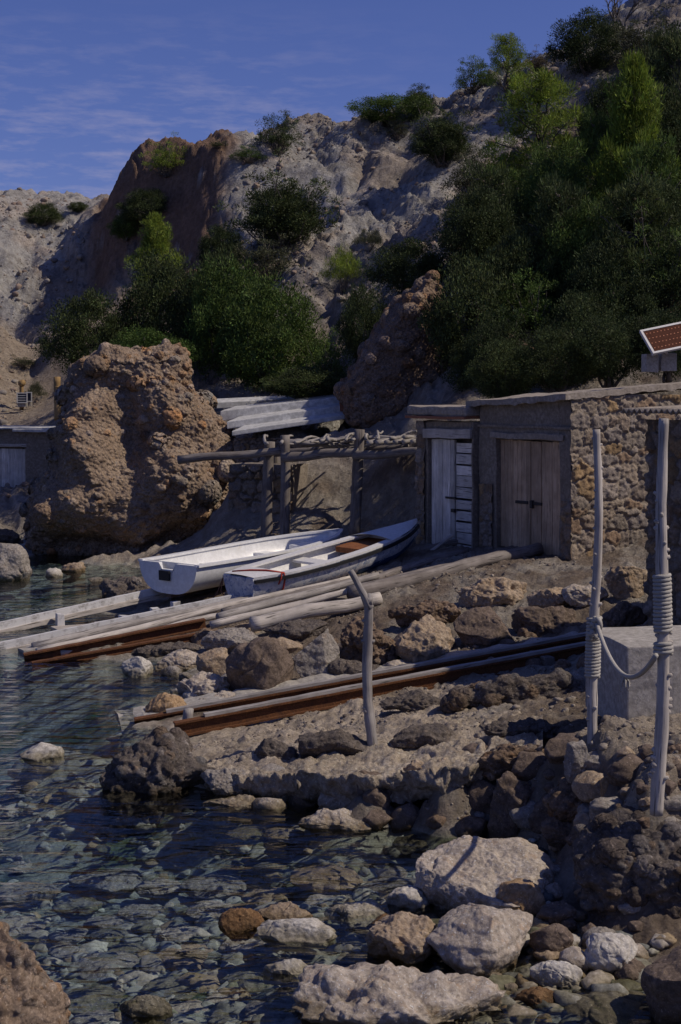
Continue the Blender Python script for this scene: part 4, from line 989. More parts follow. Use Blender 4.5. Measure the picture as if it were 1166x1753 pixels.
# roof: a thick cement sheet lifting a little to the back
n = 26
for k in range(n):
    a0, a1 = -.22 + (W + .42) * k / n, -.22 + (W + .42) * (k + 1) / n
V = []; rsn = np.random.RandomState(2)
ga, gb = np.linspace(-.07, W + .16, 60), np.linspace(.15, -3.1, 60)
A, B = np.meshgrid(ga, gb); a, b = A.ravel(), B.ravel()
edge = .05 * fbm(np.c_[a * 3, b * 3, a * 0], 4)
top = fr[0] + a[:, None] * UF + (b + edge * (b > .15))[:, None] * NF
zt = Hh + .115 - .10 * a / W - .075 * b + .03 * fbm(np.c_[a * 1.5, b * 1.5, a * 0 + 2], 4)
top[:, 2] += zt
bot = top.copy(); bot[:, 2] -= .09 + .03 * fbm(np.c_[a * 4, b * 4, a * 0 + 7], 3)
nn = len(a); i = (np.arange(59)[:, None] * 60 + np.arange(59)[None, :]).ravel()
F = [(p, p + 60, p + 61, p + 1) for p in i] + [(p + nn, p + 1 + nn, p + 61 + nn, p + 60 + nn) for p in i]
rim = list(range(60)) + [60 * k + 59 for k in range(1, 60)] + [59 * 60 + k for k in range(58, -1, -1)] + [60 * k for k in range(58, 0, -1)]
F += [(rim[k], rim[(k + 1) % len(rim)], rim[(k + 1) % len(rim)] + nn, rim[k] + nn) for k in range(len(rim))]
mb.add(np.vstack([top, bot]), F)
mb.build('roof', M['roofcement'], hut, smooth=False)
mb = MB(); mb.box(fr, (da0 - .12, da1 + .1), (0.003, .035), (dc1 + .01, dc1 + .10), 'a', .012)
mb.build('lintel', M['roofcement'], hut, bevel=.012, subd=6, rough=.02)
mb = MB(); mb.box(fr, (-.02, W + .02), (.002, .03), (2.20, 2.235), 'a', .01)
mb.build('ledge', M['plaster'], hut, bevel=.008, subd=6, rough=.015)
for s, (x0, x1) in enumerate([(da0 + .01, 1.055), (1.065, da1 - .01)]):
    mb = MB(); planks(mb, fr, x0, x1, dc0 + (.02 if s else -.06), dc1 - .005, 7 if s else 6, -.12, -.075, 20 + s)
    d = mb.build('door', M['brownwood'], hut)
    mb = MB(); mb.box(fr, (x0 + (.5 if not s else .05), x1 - (.04 if not s else .42)), (-.074, -.055), (1.03, 1.075), 'a', .004)
    if not s: mb.box(fr, (.98, 1.04), (-.073, -.035), (.98, 1.10), None, .003)
    mb.build('latch', M['iron'], d)
# smaller hut to its left
C1 = C0 + UF * (W + .03) + NF * .10; C1 = np.array([C1[0], C1[1], 0])
sh = thing('fishing_hut', 'smaller stone fishing hut with peeling white plank doors beside the pergola', 'hut', C1 + UF * .9 + UB * 1.5 + np.array([0, 0, zb]))
f1 = (C1 + np.array([0, 0, zb]), UF, NF)
W1, H1 = 1.66, 2.28
mb = MB()
for a, c in [((0, .04), (0, H1)), ((1.32, W1), (0, H1)), ((.04, 1.32), (2.0, H1)), ((.04, 1.32), (-.1, .10))]:
    mb.box(f1, a, (-.3, 0), c, None)
mb.box(f1, (.01, W1 - .005), (-2.6, -.31), (0, H1 - .02), None)
mb.build('wall', M['plaster'], sh, bevel=.012, subd=7, rough=.02)
face_obj('stone_pier', [stone_face((C1 + UF * 1.38 + NF * .012 + np.array([0, 0, zb]), UF, NF), .27, H1, 21, .2, .2, .035, (.2, .165, .13))], M['stonewall'], sh)
mb = MB(); mb.box(f1, (-.02, W1 + .14), (-2.7, .14), (H1 + .10, H1 + .27), None, .02)
mb.build('roof', M['roofcement'], sh, bevel=.05, subd=7, rough=.035)
mb = MB(); mb.box(f1, (.0, W1 + .12), (-.2, .17), (H1 + .05, H1 + .095), None, .006)
mb.build('tile_course', M['redtile'], sh, bevel=.01, subd=5, rough=.012)
mb = MB(); mb.box(f1, (.01, 1.40), (.003, .06), (2.0, 2.16), 'a', .012)
mb.build('lintel', M['palewood'], sh, bevel=.015, subd=5, rough=.015)
mb = MB(); planks(mb, f1, .62, 1.31, .12, 1.985, 6, -.10, -.06, 31)
d = mb.build('door', M['whitedoor'], sh); d['label'] = 'white door leaf of upright planks'
mb = MB(); mb.box(f1, (.56, .86), (-.058, -.04), (1.0, 1.03), 'a', .004); mb.box(f1, (.58, .68), (-.058, -.03), (.78, .84), None, .006)
mb.build('latch', M['iron'], d)
mb = MB(); planks(mb, f1, .06, .60, .10, 1.96, 10, -.12, -.08, 33, .016, .02, True)
mb.build('door', M['whitedoor'], sh)['label'] = 'white door leaf of lying planks'
mb = MB(); mb.tube(lerp_pts(f1[0] + UF * .66 + NF * .42 + np.array([0, 0, .13]), f1[0] + UF * .54 + NF * .02 + np.array([0, 0, .42]), 6), .03, 8, .2, 3)
mb.build('prop', M['palewood'], sh)

# shed at the right edge
C2 = np.array([3.36, 15.45, .80])
s3 = thing('boat_shed', 'rubble shed at the right edge with a corrugated roof edge', 'shed', C2 - UF * 1.4 + UB * 1.4)
f2 = (C2 - UF * 2.9, UF, NF)
mb = MB()
mb.box(f2, (0, 2.2), (-.4, -.02), (-.1, 2.35), None); mb.box(f2, (2.2, 2.9), (-.4, -.02), (1.75, 2.35), None); mb.box(f2, (0, 2.9), (-2.9, -.41), (-.1, 2.34), None)
mb.build('wall', M['plaster'], s3, bevel=.01, subd=5, rough=.02)
mb = MB(); mb.box(f2, (2.22, 2.88), (-.40, -.30), (-.1, 1.74), None); mb.build('doorway_shade_panel', M['dim'], s3)  # near-black panel; the darkness inside the opening is in its colour
face_obj('stone_wall', [stone_face((f2[0] + UF * 2.66, UF, NF), .26, 2.36, 41, .14, .22, .05), stone_face((f2[0] + UF * 1.4, UF, NF), 1.27, 2.36, 43, .25, .2, .05)], M['stonewall'], s3)
mb = MB()
na_, nb_ = 180, 14
ga, gb = np.linspace(-.1, 3.05, na_), np.linspace(.28, -3.0, nb_)
A, B = np.meshgrid(ga, gb); a, b = A.ravel(), B.ravel()
V = f2[0] + a[:, None] * UF + b[:, None] * NF; V[:, 2] += 2.47 - .04 * b + .022 * np.sin(a * 2 * math.pi / .085)
V2 = V.copy(); V2[:, 2] -= .012
i = (np.arange(nb_ - 1)[:, None] * na_ + np.arange(na_ - 1)[None, :]).ravel(); nn = len(V)
F = [(p, p + 1, p + na_ + 1, p + na_) for p in i] + [(p + nn, p + na_ + nn, p + na_ + 1 + nn, p + 1 + nn) for p in i]
F += [(k, k + nn, k + 1 + nn, k + 1) for k in range(na_ - 1)]
mb.add(np.vstack([V, V2]), F); mb.build('roof', M['roofcement'], s3, smooth=True)

# solar panel and its two blocks on the larger hut
rf = C0 + UB * 1.15 + np.array([0, 0, 3.40 + .16])
def roof_at(px, Dg): return at(px, HY, Dg)
pd = 21.9
for k, (x0, x1, y0, y1) in enumerate([(1107, 1129, 606, 630), (1133, 1161, 604, 628)]):
    p = at((x0 + x1) / 2, y1, pd + .1 * k); w = (x1 - x0) / FPX * pd; h = (y1 - y0) / FPX * pd
    mb = MB(); f = (p - np.array([w / 2, 0, 0]), U(1, .15), U(.15, -1))
    mb.box(f, (0, w), (-.2, 0), (-.06, h), None, .004)
    t_ = mb.build('concrete_block', M['concrete'], None, bevel=.008, subd=4, rough=.008)
    tag(t_, ['small square cement block under the left leg of the solar panel', 'wider cement block under the solar panel beside the square one'][k], 'block')
q = [at(1096, 566, 21.75), at(1119, 606, 21.45), at(1215, 586, 21.9), at(1192, 546, 22.2)]
sp = thing('solar_panel', 'tilted solar panel with white frame on the roof of the larger hut', 'solar panel', at(1120, 628, 21.9))
def quad_pt(u, v, off=0.0):
    a, b, c_, d = q; nrm = np.cross(c_ - b, a - b); nrm /= np.linalg.norm(nrm)
    if nrm[1] > 0: nrm = -nrm
    return (a * (1 - u) + d * u) * (1 - v) + (b * (1 - u) + c_ * u) * v + nrm * off
def slabq(mb, u0, u1, v0, v1, o0, o1, tint=(1, 1, 1)):
    V = [quad_pt(u, v, o_) for o_ in (o0, o1) for (u, v) in ((u0, v0), (u1, v0), (u1, v1), (u0, v1))]
    mb.add(V, [(0, 1, 2, 3), (7, 6, 5, 4), (0, 4, 5, 1), (1, 5, 6, 2), (2, 6, 7, 3), (3, 7, 4, 0)], None, tint)
mb = MB()
for a in [(0, 1, 0, .07), (0, 1, .93, 1), (0, .035, .07, .93), (.965, 1, .07, .93)]: slabq(mb, *a, -.03, .012)
mb.build('frame', M['alu'], sp)
M['cell'] = m_plain('brown_solar_glass', (.085, .034, .022), (.105, .045, .028), 6, .85, 0, .001, 0, None, spec=.05)
M['celldot'] = m_plain('orange_reflection_paint', (.40, .11, .04), (.45, .14, .05), 6, .5)  # orange reflections on the cells, painted as small raised dots
mb = MB(); slabq(mb, .035, .965, .07, .93, -.02, .0); g = mb.build('glass', M['cell'], sp)
mb = MB()
for r_ in range(4):
    for c_ in range(14): slabq(mb, .07 + c_ * .063, .09 + c_ * .063, .17 + r_ * .2, .20 + r_ * .2, .001, .004)
mb.build('reflection_dot', M['celldot'], g)
for k, (a, b) in enumerate([(quad_pt(.18, .9, -.03), at(1118, 608, 21.9)), (quad_pt(.2, .5, -.03), at(1143, 606, 22.05)), (quad_pt(.05, .02, -.03), at(1122, 608, 22.0))]):
    mb = MB(); mb.tube([a, (a + b) / 2, b], .022, 6); mb.build('leg', M['alu'], sp)

# ------------------------------------------------------------------ pergola
def vpole(mb, px, y0, y1, D, r, seed, lean=0.0):
    a, b = at(px, y1, D), at(px + lean, y0, D); a[2] -= .15
    mb.tube(lerp_pts(a, b, 12, .012, seed), np.linspace(r * 1.05, r * .92, 12), 12, .12, seed)
pg = thing('pergola', 'rough log pergola roofed with grey branches beside the smaller hut', 'pergola', at(550, 915, 26.9))
for k, (px, y0, y1, D, r, ln) in enumerate([(455, 756, 916, 27.0, .105, 6), (487, 745, 914, 26.7, .095, 0), (607, 735, 908, 26.3, .10, 10), (470, 768, 890, 28.6, .08, 0), (690, 768, 890, 27.6, .08, 0)]):
    mb = MB(); vpole(mb, px, y0, y1, D, r, k + 3, ln); mb.build('post', M['darkwood'], pg, smooth=True)
def beam(px0, y0, D0, px1, y1, D1, r, seed, nm='beam', mat='darkwood', bend=.02):
    mb = MB(); mb.tube(lerp_pts(at(px0, y0, D0), at(px1, y1, D1), 14, bend, seed), np.linspace(r, r * .85, 14), 10, .12, seed); return mb.build(nm, M[mat], pg, smooth=True)
beam(304, 787, 26.9, 482, 772, 26.75, .085, 1); beam(482, 783, 26.55, 614, 774, 26.1, .095, 2); beam(608, 780, 26.1, 722, 772, 25.2, .085, 3); beam(470, 776, 28.4, 700, 766, 27.2, .08, 4)
for k in range(34):
    t = k / 33; x0 = 462 + t * 232 + random.uniform(-6, 6)
    a = at(x0, 768 - t * 10, 26.4 - t * .9); b = at(x0 + 25 + random.uniform(-40, 50), 757 - t * 8 + random.uniform(-2, 3), 28.9 - t * 1.3)
    a[2] += .10; b[2] += .12
    if k % 3: a, b = at(480 + t * 40, 762 + random.uniform(-8, 2), 27 + random.uniform(-.3, 1)), at(600 + t * 110, 757 + random.uniform(-10, 2), 26.8 + random.uniform(0, 1))
    mb = MB(); mb.tube(lerp_pts(a, b, 10, .06, k), np.linspace(.032, .018, 10) * random.uniform(.7, 1.3), 7, .15, k); mb.build('roof_branch', M['driftwood'], pg, smooth=True)
for k in range(6):
    a = at(632 + k * 15, 758 - k * .4, 25.6 - k * .03); b = a + np.array([.75, 1.6, .05])
    mb = MB(); mb.tube(lerp_pts(a, b, 8, .02, k + 50), .05, 9, .12, k); mb.build('roof_log', M['driftwood'], pg, smooth=True)

wa, wb = at(392, 800, 28.6), at(500, 800, 27.9); wu = (wb - wa) * np.array([1, 1, 0]); wl = np.linalg.norm(wu); wu /= wl; wn = np.array([wu[1], -wu[0], 0])
rw = thing('retaining_wall', 'dark dry stone retaining wall between the great rock and pergola posts', 'wall', np.array([(wa[0] + wb[0]) / 2, wa[1], .25]))
w0 = np.array([wa[0], wa[1], .2])
face_obj('stone_face', [stone_face((w0, wu, wn), wl, 1.85, 91, .26, .17, .07, (.16, .13, .10))], M['stonewall'], rw)
mb = MB(); mb.box((w0, wu, wn), (0, wl), (-.6, -.02), (0, 1.87), None); mb.build('core', M['plaster'], rw, bevel=.01, subd=4, rough=.03)

# ------------------------------------------------------------------ white slab roofs behind the pergola
bh = thing('boathouse', 'low stone boathouse with three stepped white cement roof slabs behind the pergola', 'boathouse', at(500, 745, 30.5))
mb = MB()
def slab(px0, y0, D0, px1, y1, D1, th, dep, back=(.25, 1.0)):
    a, b = at(px0, y0, D0), at(px1, y1, D1); bk = U(*back) * dep
    V = [a, b, b + bk + np.array([0, 0, .10]), a + bk + np.array([0, 0, .10])]
    V += [p - np.array([0, 0, th]) for p in V]
    m_ = MB(); m_.add(V, [(0, 1, 2, 3), (7, 6, 5, 4), (0, 4, 5, 1), (1, 5, 6, 2), (2, 6, 7, 3), (3, 7, 4, 0)]); return m_
slab(396, 738, 30.2, 634, 704, 30.8, .10, .8).build('roof_slab', M['slab'], bh, bevel=.015, subd=3, rough=.012)
slab(388, 722, 30.9, 602, 692, 31.4, .16, .8).build('roof_slab', M['slab'], bh, bevel=.015, subd=3, rough=.012)
slab(376, 704, 31.6, 586, 678, 32.0, .22, 1.0).build('roof_slab', M['slab'], bh, bevel=.015, subd=3, rough=.012)
a, b = at(400, 748, 30.6), at(640, 712, 31.0)
uu = (b - a) * np.array([1, 1, 0]); wl = np.linalg.norm(uu); uu /= wl; nn_ = np.array([uu[1], -uu[0], 0])
face_obj('wall', [stone_face((np.array([a[0], a[1], 1.1]), uu, nn_), wl, 1.42, 77, .2, .14, .05, (.2, .16, .13))], M['stonewall'], bh)
mb = MB(); mb.box((np.array([a[0], a[1], 1.0]), uu, nn_), (0, wl), (-1.8, -.02), (0, 1.46), None); mb.build('core', M['plaster'], bh)
M['bluedim'] = m_plain('painted_window_dark', (.03, .045, .07), (.04, .055, .085), 5, .7)
mb = MB(); mb.box((np.array([a[0], a[1], 1.0]), uu, nn_), (1.78, 2.14), (.0, .07), (1.10, 1.36), None); mb.build('window', M['bluedim'], bh)  # dark panel painted to stand for the unlit window opening
mb = slab(352, 690, 33.5, 556, 680, 34.2, .14, .6); t_ = mb.build('roof_edge', M['slab'], None, bevel=.01); t_.name = 'cement_coping'; tag(t_, 'thin bluish white cement coping lying behind the stepped roof slabs', 'coping')
mb = MB(); mb.box((at(582, 698, 31.2), U(1, .1), U(.1, -1)), (0, .5), (-.3, 0), (-.1, .17), None, .03); tag(mb.build('tile_stack', M['redtile'], None, bevel=.03, subd=3, rough=.04), 'small stack of red tiles and rubble at the end of the white roof slabs', 'tiles')

# ------------------------------------------------------------------ left boathouse
lo = at(104, 850, 37.6); lo[2] = .55
lb = thing('boathouse', 'small rendered boathouse with a streaked white door at the left edge', 'boathouse', lo - np.array([1.2, -.8, 0]))
lu, ln_ = U(-1, .22), U(-.22, -1)
lf = (lo, lu, ln_)
mb = MB()
for a, c in [((0, 1.02), (0, 1.98)), ((1.02, 2.0), (1.52, 1.98)), ((2.0, 3.4), (0, 1.98)), ((1.02, 2.0), (-.1, .12))]: mb.box(lf, a, (-.25, 0), c, None)
mb.box(lf, (0, 3.4), (-2.2, -.26), (-.1, 1.97), None)
mb.build('wall', M['plaster'], lb, bevel=.012, subd=5, rough=.02)
mb = MB(); planks(mb, lf, 1.03, 1.99, .13, 1.48, 8, -.12, -.08, 71)
mb.build('door', M['whitedoor'], lb)
mb = MB(); mb.box(lf, (.98, 2.04), (.003, .03), (1.53, 1.61), 'a', .006); mb.build('lintel', M['palewood'], lb, bevel=.006)
mb = MB(); mb.box(lf, (-.12, 3.5), (-2.4, .16), (2.0, 2.05), None); mb.box(lf, (-.12, 1.3), (.0, .2), (1.93, 1.998), None, .01)
mb.build('roof', M['slab'], lb, bevel=.01, subd=5, rough=.02)
V = mb
p = at(98, 716, 37.2); mb = MB(); mb.tube(lerp_pts(p - np.array([0, 0, .06]), at(97, 645, 37.2), 8, .005, 2), .09, 12)
for z in (.42, .80): mb.tube([p + np.array([0, 0, z]), p + np.array([0, 0, z + .03])], .098, 12)
tag(mb.build('bamboo_post', M['bamboo'], None, smooth=True), 'thick ochre bamboo post on the left boathouse roof beside the great rock', 'post')
# small panels and a post on the track
for k, (x0, y0, x1, y1, dd, lb_) in enumerate([(28, 672, 46, 690, 45.0, 'small framed solar panel with pale slats standing on the track at far left'), (44, 671, 54, 688, 45.4, 'narrow dark solar panel beside the slatted one at far left')]):
    a = at(x0, y1, dd); w, h = (x1 - x0) / FPX * dd, (y1 - y0) / FPX * dd
    tp = thing('solar_panel', lb_, 'solar panel', a + np.array([w / 2, 0, 0])); f = (a, U(1, .1), U(.1, -1))
    mb = MB()
    for aa, cc in [((0, w), (0, .03)), ((0, w), (h - .03, h)), ((0, .03), (.03, h - .03)), ((w - .03, w), (.03, h - .03))]: mb.box(f, aa, (0, .04), cc, None)
    if k == 0:
        for q_ in range(3): mb.box(f, (.03, w - .03), (.012, .03), (.08 + q_ * .075, .10 + q_ * .075), None)
    mb.build('frame', M['alu'], tp)
    M['navy'] = M.get('navy') or m_plain('navy_glass', (.03, .035, .06), (.04, .045, .075), 5, .4)
    mb = MB(); mb.box(f, (.03, w - .03), (0, .01), (.03, h - .03), None); mb.build('glass', M['navy'], tp)
    mb = MB(); mb.box(f, (.02, w - .02), (-.18, -.02), (-.12, .02), None); mb.build('base', M['concrete'], tp)
p = at(36, 676, 45.6); mb = MB(); mb.tube(lerp_pts(p - np.array([0, 0, .5]), at(36, 652, 45.6), 6, .01, 5), .07, 9); mb.tube(lerp_pts(at(35, 660, 45.6), at(38, 651, 45.6), 4, .02, 6), [.10, .13, .12, .07], 9, .3, 4)
tag(mb.build('wooden_post', M['bamboo'], None, smooth=True), 'short brown wooden post with a dark knotted top behind the small panels', 'post')

# ------------------------------------------------------------------ timbers, rails and slips
def timber(name, label, cat, px0, y0, z0, px1, y1, z1, r, mat, seed, bend=.015, seg=10, group=None, r1=None, wob=.13):
    a, b = atz(px0, y0, z0), atz(px1, y1, z1)
    mb = MB(); n = 18
    mb.tube(lerp_pts(a + [0, 0, r], b + [0, 0, r], n, bend, seed), np.linspace(r, r1 or r * .85, n), seg, wob, seed)
    return tag(mb.build(name, M[mat], None, smooth=True), label, cat, group)
def frame_between(a, b):
    a, b = np.asarray(a), np.asarray(b); d = b - a; Ln = np.linalg.norm(d); d = d / Ln
    s = np.cross(d, [0, 0, 1]); s /= np.linalg.norm(s); return a, d, s, np.cross(s, d), Ln
def prism(mb, a, b, prof, seed=0, grain=True, segs=24, jit=.003):
    o_, d, s, u, Ln = frame_between(a, b); rs = np.random.RandomState(seed); V, G = [], []; m_ = len(prof); off = rs.rand() * 9
    for k in range(segs + 1):
        j = rs.uniform(-jit, jit, 2)
        for (x, y) in prof:
            V.append(o_ + d * Ln * k / segs + s * (x + j[0]) + u * (y + j[1])); G.append((x + off, y, k / segs * Ln * .05))
    F = [tuple(range(m_))[::-1], tuple(segs * m_ + k for k in range(m_))]
    for k in range(segs):
        for q_ in range(m_): F.append((k * m_ + q_, k * m_ + (q_ + 1) % m_, (k + 1) * m_ + (q_ + 1) % m_, (k + 1) * m_ + q_))
    mb.add(V, F, G)
REC = lambda w, h: [(-w / 2, 0), (w / 2, 0), (w / 2, h), (-w / 2, h)]
def IB(w, h, t): return [(-w / 2, 0), (w / 2, 0), (w / 2, t), (t / 2, t), (t / 2, h - t), (w / 2, h - t), (w / 2, h), (-w / 2, h), (-w / 2, h - t), (-t / 2, h - t), (-t / 2, t), (-w / 2, t)]
# the whitewashed cradle the open boat runs on
A0, A1 = atz(-30, 1092, -.06), atz(330, 1010, .30)
B0, B1 = atz(-30, 1126, -.10), atz(400, 1036, .33)
cr_ = thing('boat_cradle', 'whitewashed plank slipway track with upright blocks running into the water', 'slipway', (A0 + B1) / 2 - np.array([0, 0, .2]))
for k, (a, b, hh) in enumerate([(A0, A1, .17), (B0, B1, .16)]):
    mb = MB(); prism(mb, a, b, REC(.07, hh), 5 + k); mb.build('side_rail', M['whitewood'], cr_, bevel=.0)
    mb = MB(); prism(mb, a + (b - a) * .02 + [0, -.05, -.01], b + [0, -.05, 0], REC(.06, .07), 15 + k); mb.build('stringer', M['palewood'], cr_)
for px, y in [(103, 1074), (170, 1090), (212, 1078), (265, 1065), (300, 1052)]:
    p = atz(px, y, .08 if px > 180 else .0); f = (p - np.array([.06, 0, 0]), U(1, .45), U(.45, -1)); mb = MB(); mb.box(f, (0, .11), (-.08, .08), (-.06, .20), 'c', .012)
    mb.build('block', M['whitewood'], cr_, bevel=.008)
mb = MB(); f = (atz(90, 1082, -.02), U(1, .45), U(.45, -1)); mb.box(f, (0, .75), (-.2, .2), (-.1, .07), 'a', .02); mb.build('cross_plank', M['palewood'], cr_, bevel=.012)
TG = 'logs and poles of the upper slip'
timber('log', 'long thin silver pole nearest the whitewashed track', 'pole', 55, 1114, 0.0, 520, 1008, .52, .055, 'driftwood', 1, .02)
timber('log', 'long thin silver pole second from the whitewashed track with a notched end', 'pole', 62, 1122, .0, 600, 996, .62, .05, 'palewood', 2, .02)
timber('log', 'bumpy pale pole ending beside the rusty beam', 'pole', 102, 1124, .0, 395, 1056, .33, .05, 'palewood', 3, .025)
timber('log', 'straight grey green pole in the upper bundle below the painted boat', 'pole', 372, 1064, .40, 648, 992, .76, .058, 'driftwood', 4, .008)
timber('log', 'straight grey pole under the grey green pole of the bundle', 'pole', 360, 1077, .34, 642, 1008, .74, .052, 'palewood', 5, .012)
timber('log', 'thick splintered pale log, lowest of the upper bundle', 'log', 430, 1082, .32, 652, 1036, .58, .10, 'palewood', 6, .03)
timber('log', 'thick dark log running up to the brown hut doors, lowest of the pair', 'log', 600, 1030, .60, 925, 952, 1.0, .11, 'darkwood', 7, .02, r1=.09)
timber('log', 'thick dark log running up to the hut doors, upper of the pair', 'log', 560, 1040, .50, 880, 951, .98, .085, 'darkwood', 8, .02)
timber('log', 'dark worn log beside the keel of the painted boat', 'log', 520, 1034, .46, 800, 950, .92, .065, 'darkwood', 9, .02)
timber('log', 'dark log end behind the bow of the painted boat before the white doors', 'log', 720, 950, .80, 810, 929, 1.0, .065, 'darkwood', 10, .01)
timber('log', 'dark squared timber under the middle of the painted boat', 'log', 380, 1054, .36, 600, 1000, .62, .05, 'darkwood', 11, .01)
for nm, lb_, a, b, sc_ in [
    ('rusty_beam', 'rusty iron beam along the lower side of the log ramp, running into the water', atz(42, 1137, -.07), atz(352, 1076, .27), 1.0),
    ('rusty_beam', 'low rusty iron beam beneath the upper rusty beam of the log ramp', atz(55, 1146, -.09), atz(372, 1090, .20), .7)]:
    mb = MB(); prism(mb, a, b, IB(.12 * sc_, .14 * sc_, .022), 3); tag(mb.build(nm, M['rust'], None), lb_, 'beam')
mb = MB(); prism(mb, atz(36, 1126, -.08), atz(300, 1076, .16), REC(.34, .10), 4, jit=.015); tag(mb.build('concrete_strip', M['concrete'], None, subd=1, rough=.02), 'narrow pale concrete strip above the rusty beam at the water', 'slab')
# lower slip
mb = MB(); prism(mb, atz(205, 1252, -.15), atz(1012, 1112, .50), [(-.5, 0), (.26, 0), (.2, .14), (-.42, .14)], 6, jit=.02, segs=40); tag(mb.build('concrete_strip', M['concrete'], None, subd=1, rough=.025), 'long pale concrete strip carrying the rusty rails of the lower slip', 'slab')
for k, (lb_, a, b) in enumerate([
    ('rusty rail with a silvery top, upper of the lower slip pair', atz(232, 1254, -.12), atz(1040, 1104, .60)),
    ('rusty rail with a silvery top, lower of the lower slip pair beside the stump', atz(300, 1262, .02), atz(1040, 1120, .56))]):
    t_ = thing('slip_rail', lb_, 'rail', (a + b) / 2 - [0, 0, .1])
    mb = MB(); prism(mb, a, b, IB(.10, .15, .02), 8 + k); mb.build('beam', M['rust'], t_)
    mb = MB(); prism(mb, a + (b - a) * .06 + [0, 0, .152], b + [0, 0, .152], REC(.075, .03), 9 + k); mb.build('top_strip', M['driftwood'], t_)
for px, y, z in [(930, 1132, .55), (990, 1118, .58)]:
    p = atz(px, y, z); f = (p, U(1, .3), U(.3, -1)); mb = MB(); mb.box(f, (0, .12), (-.35, .05), (-.05, .05), 'b', .01); tag(mb.build('sleeper', M['darkwood'], None, bevel=.008), 'dark wooden sleeper under the rails near the ' + {695: 'middle pole', 930: 'shaded ledge', 990: 'left roped pole'}[px], 'sleeper')
a = atz(318, 1256, .02); mb = MB(); mb.tube(lerp_pts(a - [0, 0, .1], a + np.array([.025, 0, .25]), 8, .004, 3), np.linspace(.058, .05, 8), 10, .15, 3)
tag(mb.build('stump_post', M['driftwood'], None, smooth=True), 'short weathered wooden stump at the water end of the rusty rails', 'stump')
# concrete block by the roped poles
p = atz(1075, 1228, .88); f = (p, U(1, .12), U(.12, -1)); mb = MB(); hb = .56
Bk = [p + f[1] * a - f[2] * b for a, b in ((0, 0), (1.5, 0), (1.5, .95), (-.06, .95))]
mb.add([q_ + np.array([0, 0, z]) for z in (-.12, hb) for q_ in Bk], [(3, 2, 1, 0), (4, 5, 6, 7), (0, 1, 5, 4), (1, 2, 6, 5), (2, 3, 7, 6), (3, 0, 4, 7)])
tag(mb.build('concrete_block', M['concrete'], None, bevel=.012, subd=7, rough=.012), 'big square concrete block behind the roped poles', 'block')

# ------------------------------------------------------------------ poles and rope
def knotty(px0, y0, px1, y1, z, r0, r1, seed, knots):
    b = atz(px1, y1, z); D = b[1]; t = at(px0, y0, D); n = 60
    pts = lerp_pts(b - [0, 0, .12], t, n, .034, seed); rr = np.linspace(r0, r1, n) * (1 + .06 * fbm(np.c_[np.arange(n) * .3, np.zeros(n), np.full(n, seed)], 2))
    mb = MB(); mb.tube(pts, rr, 14, .13, seed)
    rs = random.Random(seed)
    for k in range(knots):
        i = rs.randrange(4, n - 2); an = rs.uniform(0, 6.28); d = np.array([math.cos(an), math.sin(an) * .6 - .3, .45]); d /= np.linalg.norm(d)
        mb.tube([pts[i], pts[i] + d * rr[i] * 1.05, pts[i] + d * rr[i] * rs.uniform(1.3, 1.7)], [rr[i] * .5, rr[i] * .42, rr[i] * .25], 8, .2, k)
    return mb, pts, rr
mb, pts, rr = knotty(632, 1022, 641, 1284, .30, .048, .040, 3, 5)
top = pts[-1]
mb.tube(lerp_pts(top + [.012, 0, -.10], at(601, 977, top[1]), 10, .01, 4), np.linspace(.042, .026, 10), 10, .15, 4); mb.tube([top + [0, 0, -.06], top + [0.01, 0, .03]], [.043, .03], 10)
tag(mb.build('mooring_pole', M['driftwood'], None, smooth=True), 'bare grey wooden pole with a bent branch top standing on the platform', 'pole')
poles = []
for lb_, a, seed, wraps in [
    ('slimmer knotted grey pole wrapped with rope below its middle, left of the roped pair', (1022, 735, 1016, 1262, .86, .039, .028, 8, 24), 8, [(1058, 1160)]),
    ('thicker knotted grey pole wrapped with rope at its middle, right of the roped pair', (1138, 716, 1124, 1362, .86, .044, .032, 12, 36), 12, [(985, 1084), (1098, 1120)])]:
    mb, pts, rr = knotty(*a); D = pts[0][1]
    tp = thing('mooring_pole', lb_, 'pole', pts[0])
    mb.build('pole', M['palewood'], tp, smooth=True)
    for (w0, w1) in wraps:
        z0, z1 = EYE - (w1 - HY) / FPX * D, EYE - (w0 - HY) / FPX * D
        pitch = .0245; turns = (z1 - z0) / pitch; m_ = int(turns * 14); P_ = []
        for k in range(m_ + 1):
            z = z0 + (z1 - z0) * k / m_; i = np.interp(z, pts[:, 2], np.arange(len(pts))); q_ = np.array([np.interp(i, np.arange(len(pts)), pts[:, c_]) for c_ in range(3)]); r = np.interp(i, np.arange(len(pts)), rr) + .012
            an = k / 14 * 2 * math.pi; P_.append(q_ + np.array([math.cos(an) * r, math.sin(an) * r, 0]))
        m2 = MB(); m2.tube(np.array(P_) + np.random.RandomState(int(w0)).normal(size=(len(P_), 3)) * .0012, .0135, 7); m2.build('rope_wrap', M['rope'], tp, smooth=True)
    poles.append((pts, rr, D))
    if seed == 8:   # the bundle of knots at the top of its wrapping
        m2 = MB(); rs = random.Random(4); c_ = at(1018, 1075, D - .05)
        for k in range(9):
            s_ = c_ + np.array([rs.uniform(-.035, .045), rs.uniform(-.03, .0), rs.uniform(-.09, .10)]); e_ = c_ + np.array([rs.uniform(-.035, .045), -.03, rs.uniform(-.10, .09)])
            m2.tube(lerp_pts(s_, e_, 8, .02, k), .019, 7)
        m2.build('rope_knot', M['rope'], tp, smooth=True)
a = at(1022, 1066, poles[0][2] - .07); b = at(1124, 1122, poles[1][2] - .06); m_ = at(1068, 1155, (poles[0][2] + poles[1][2]) / 2)
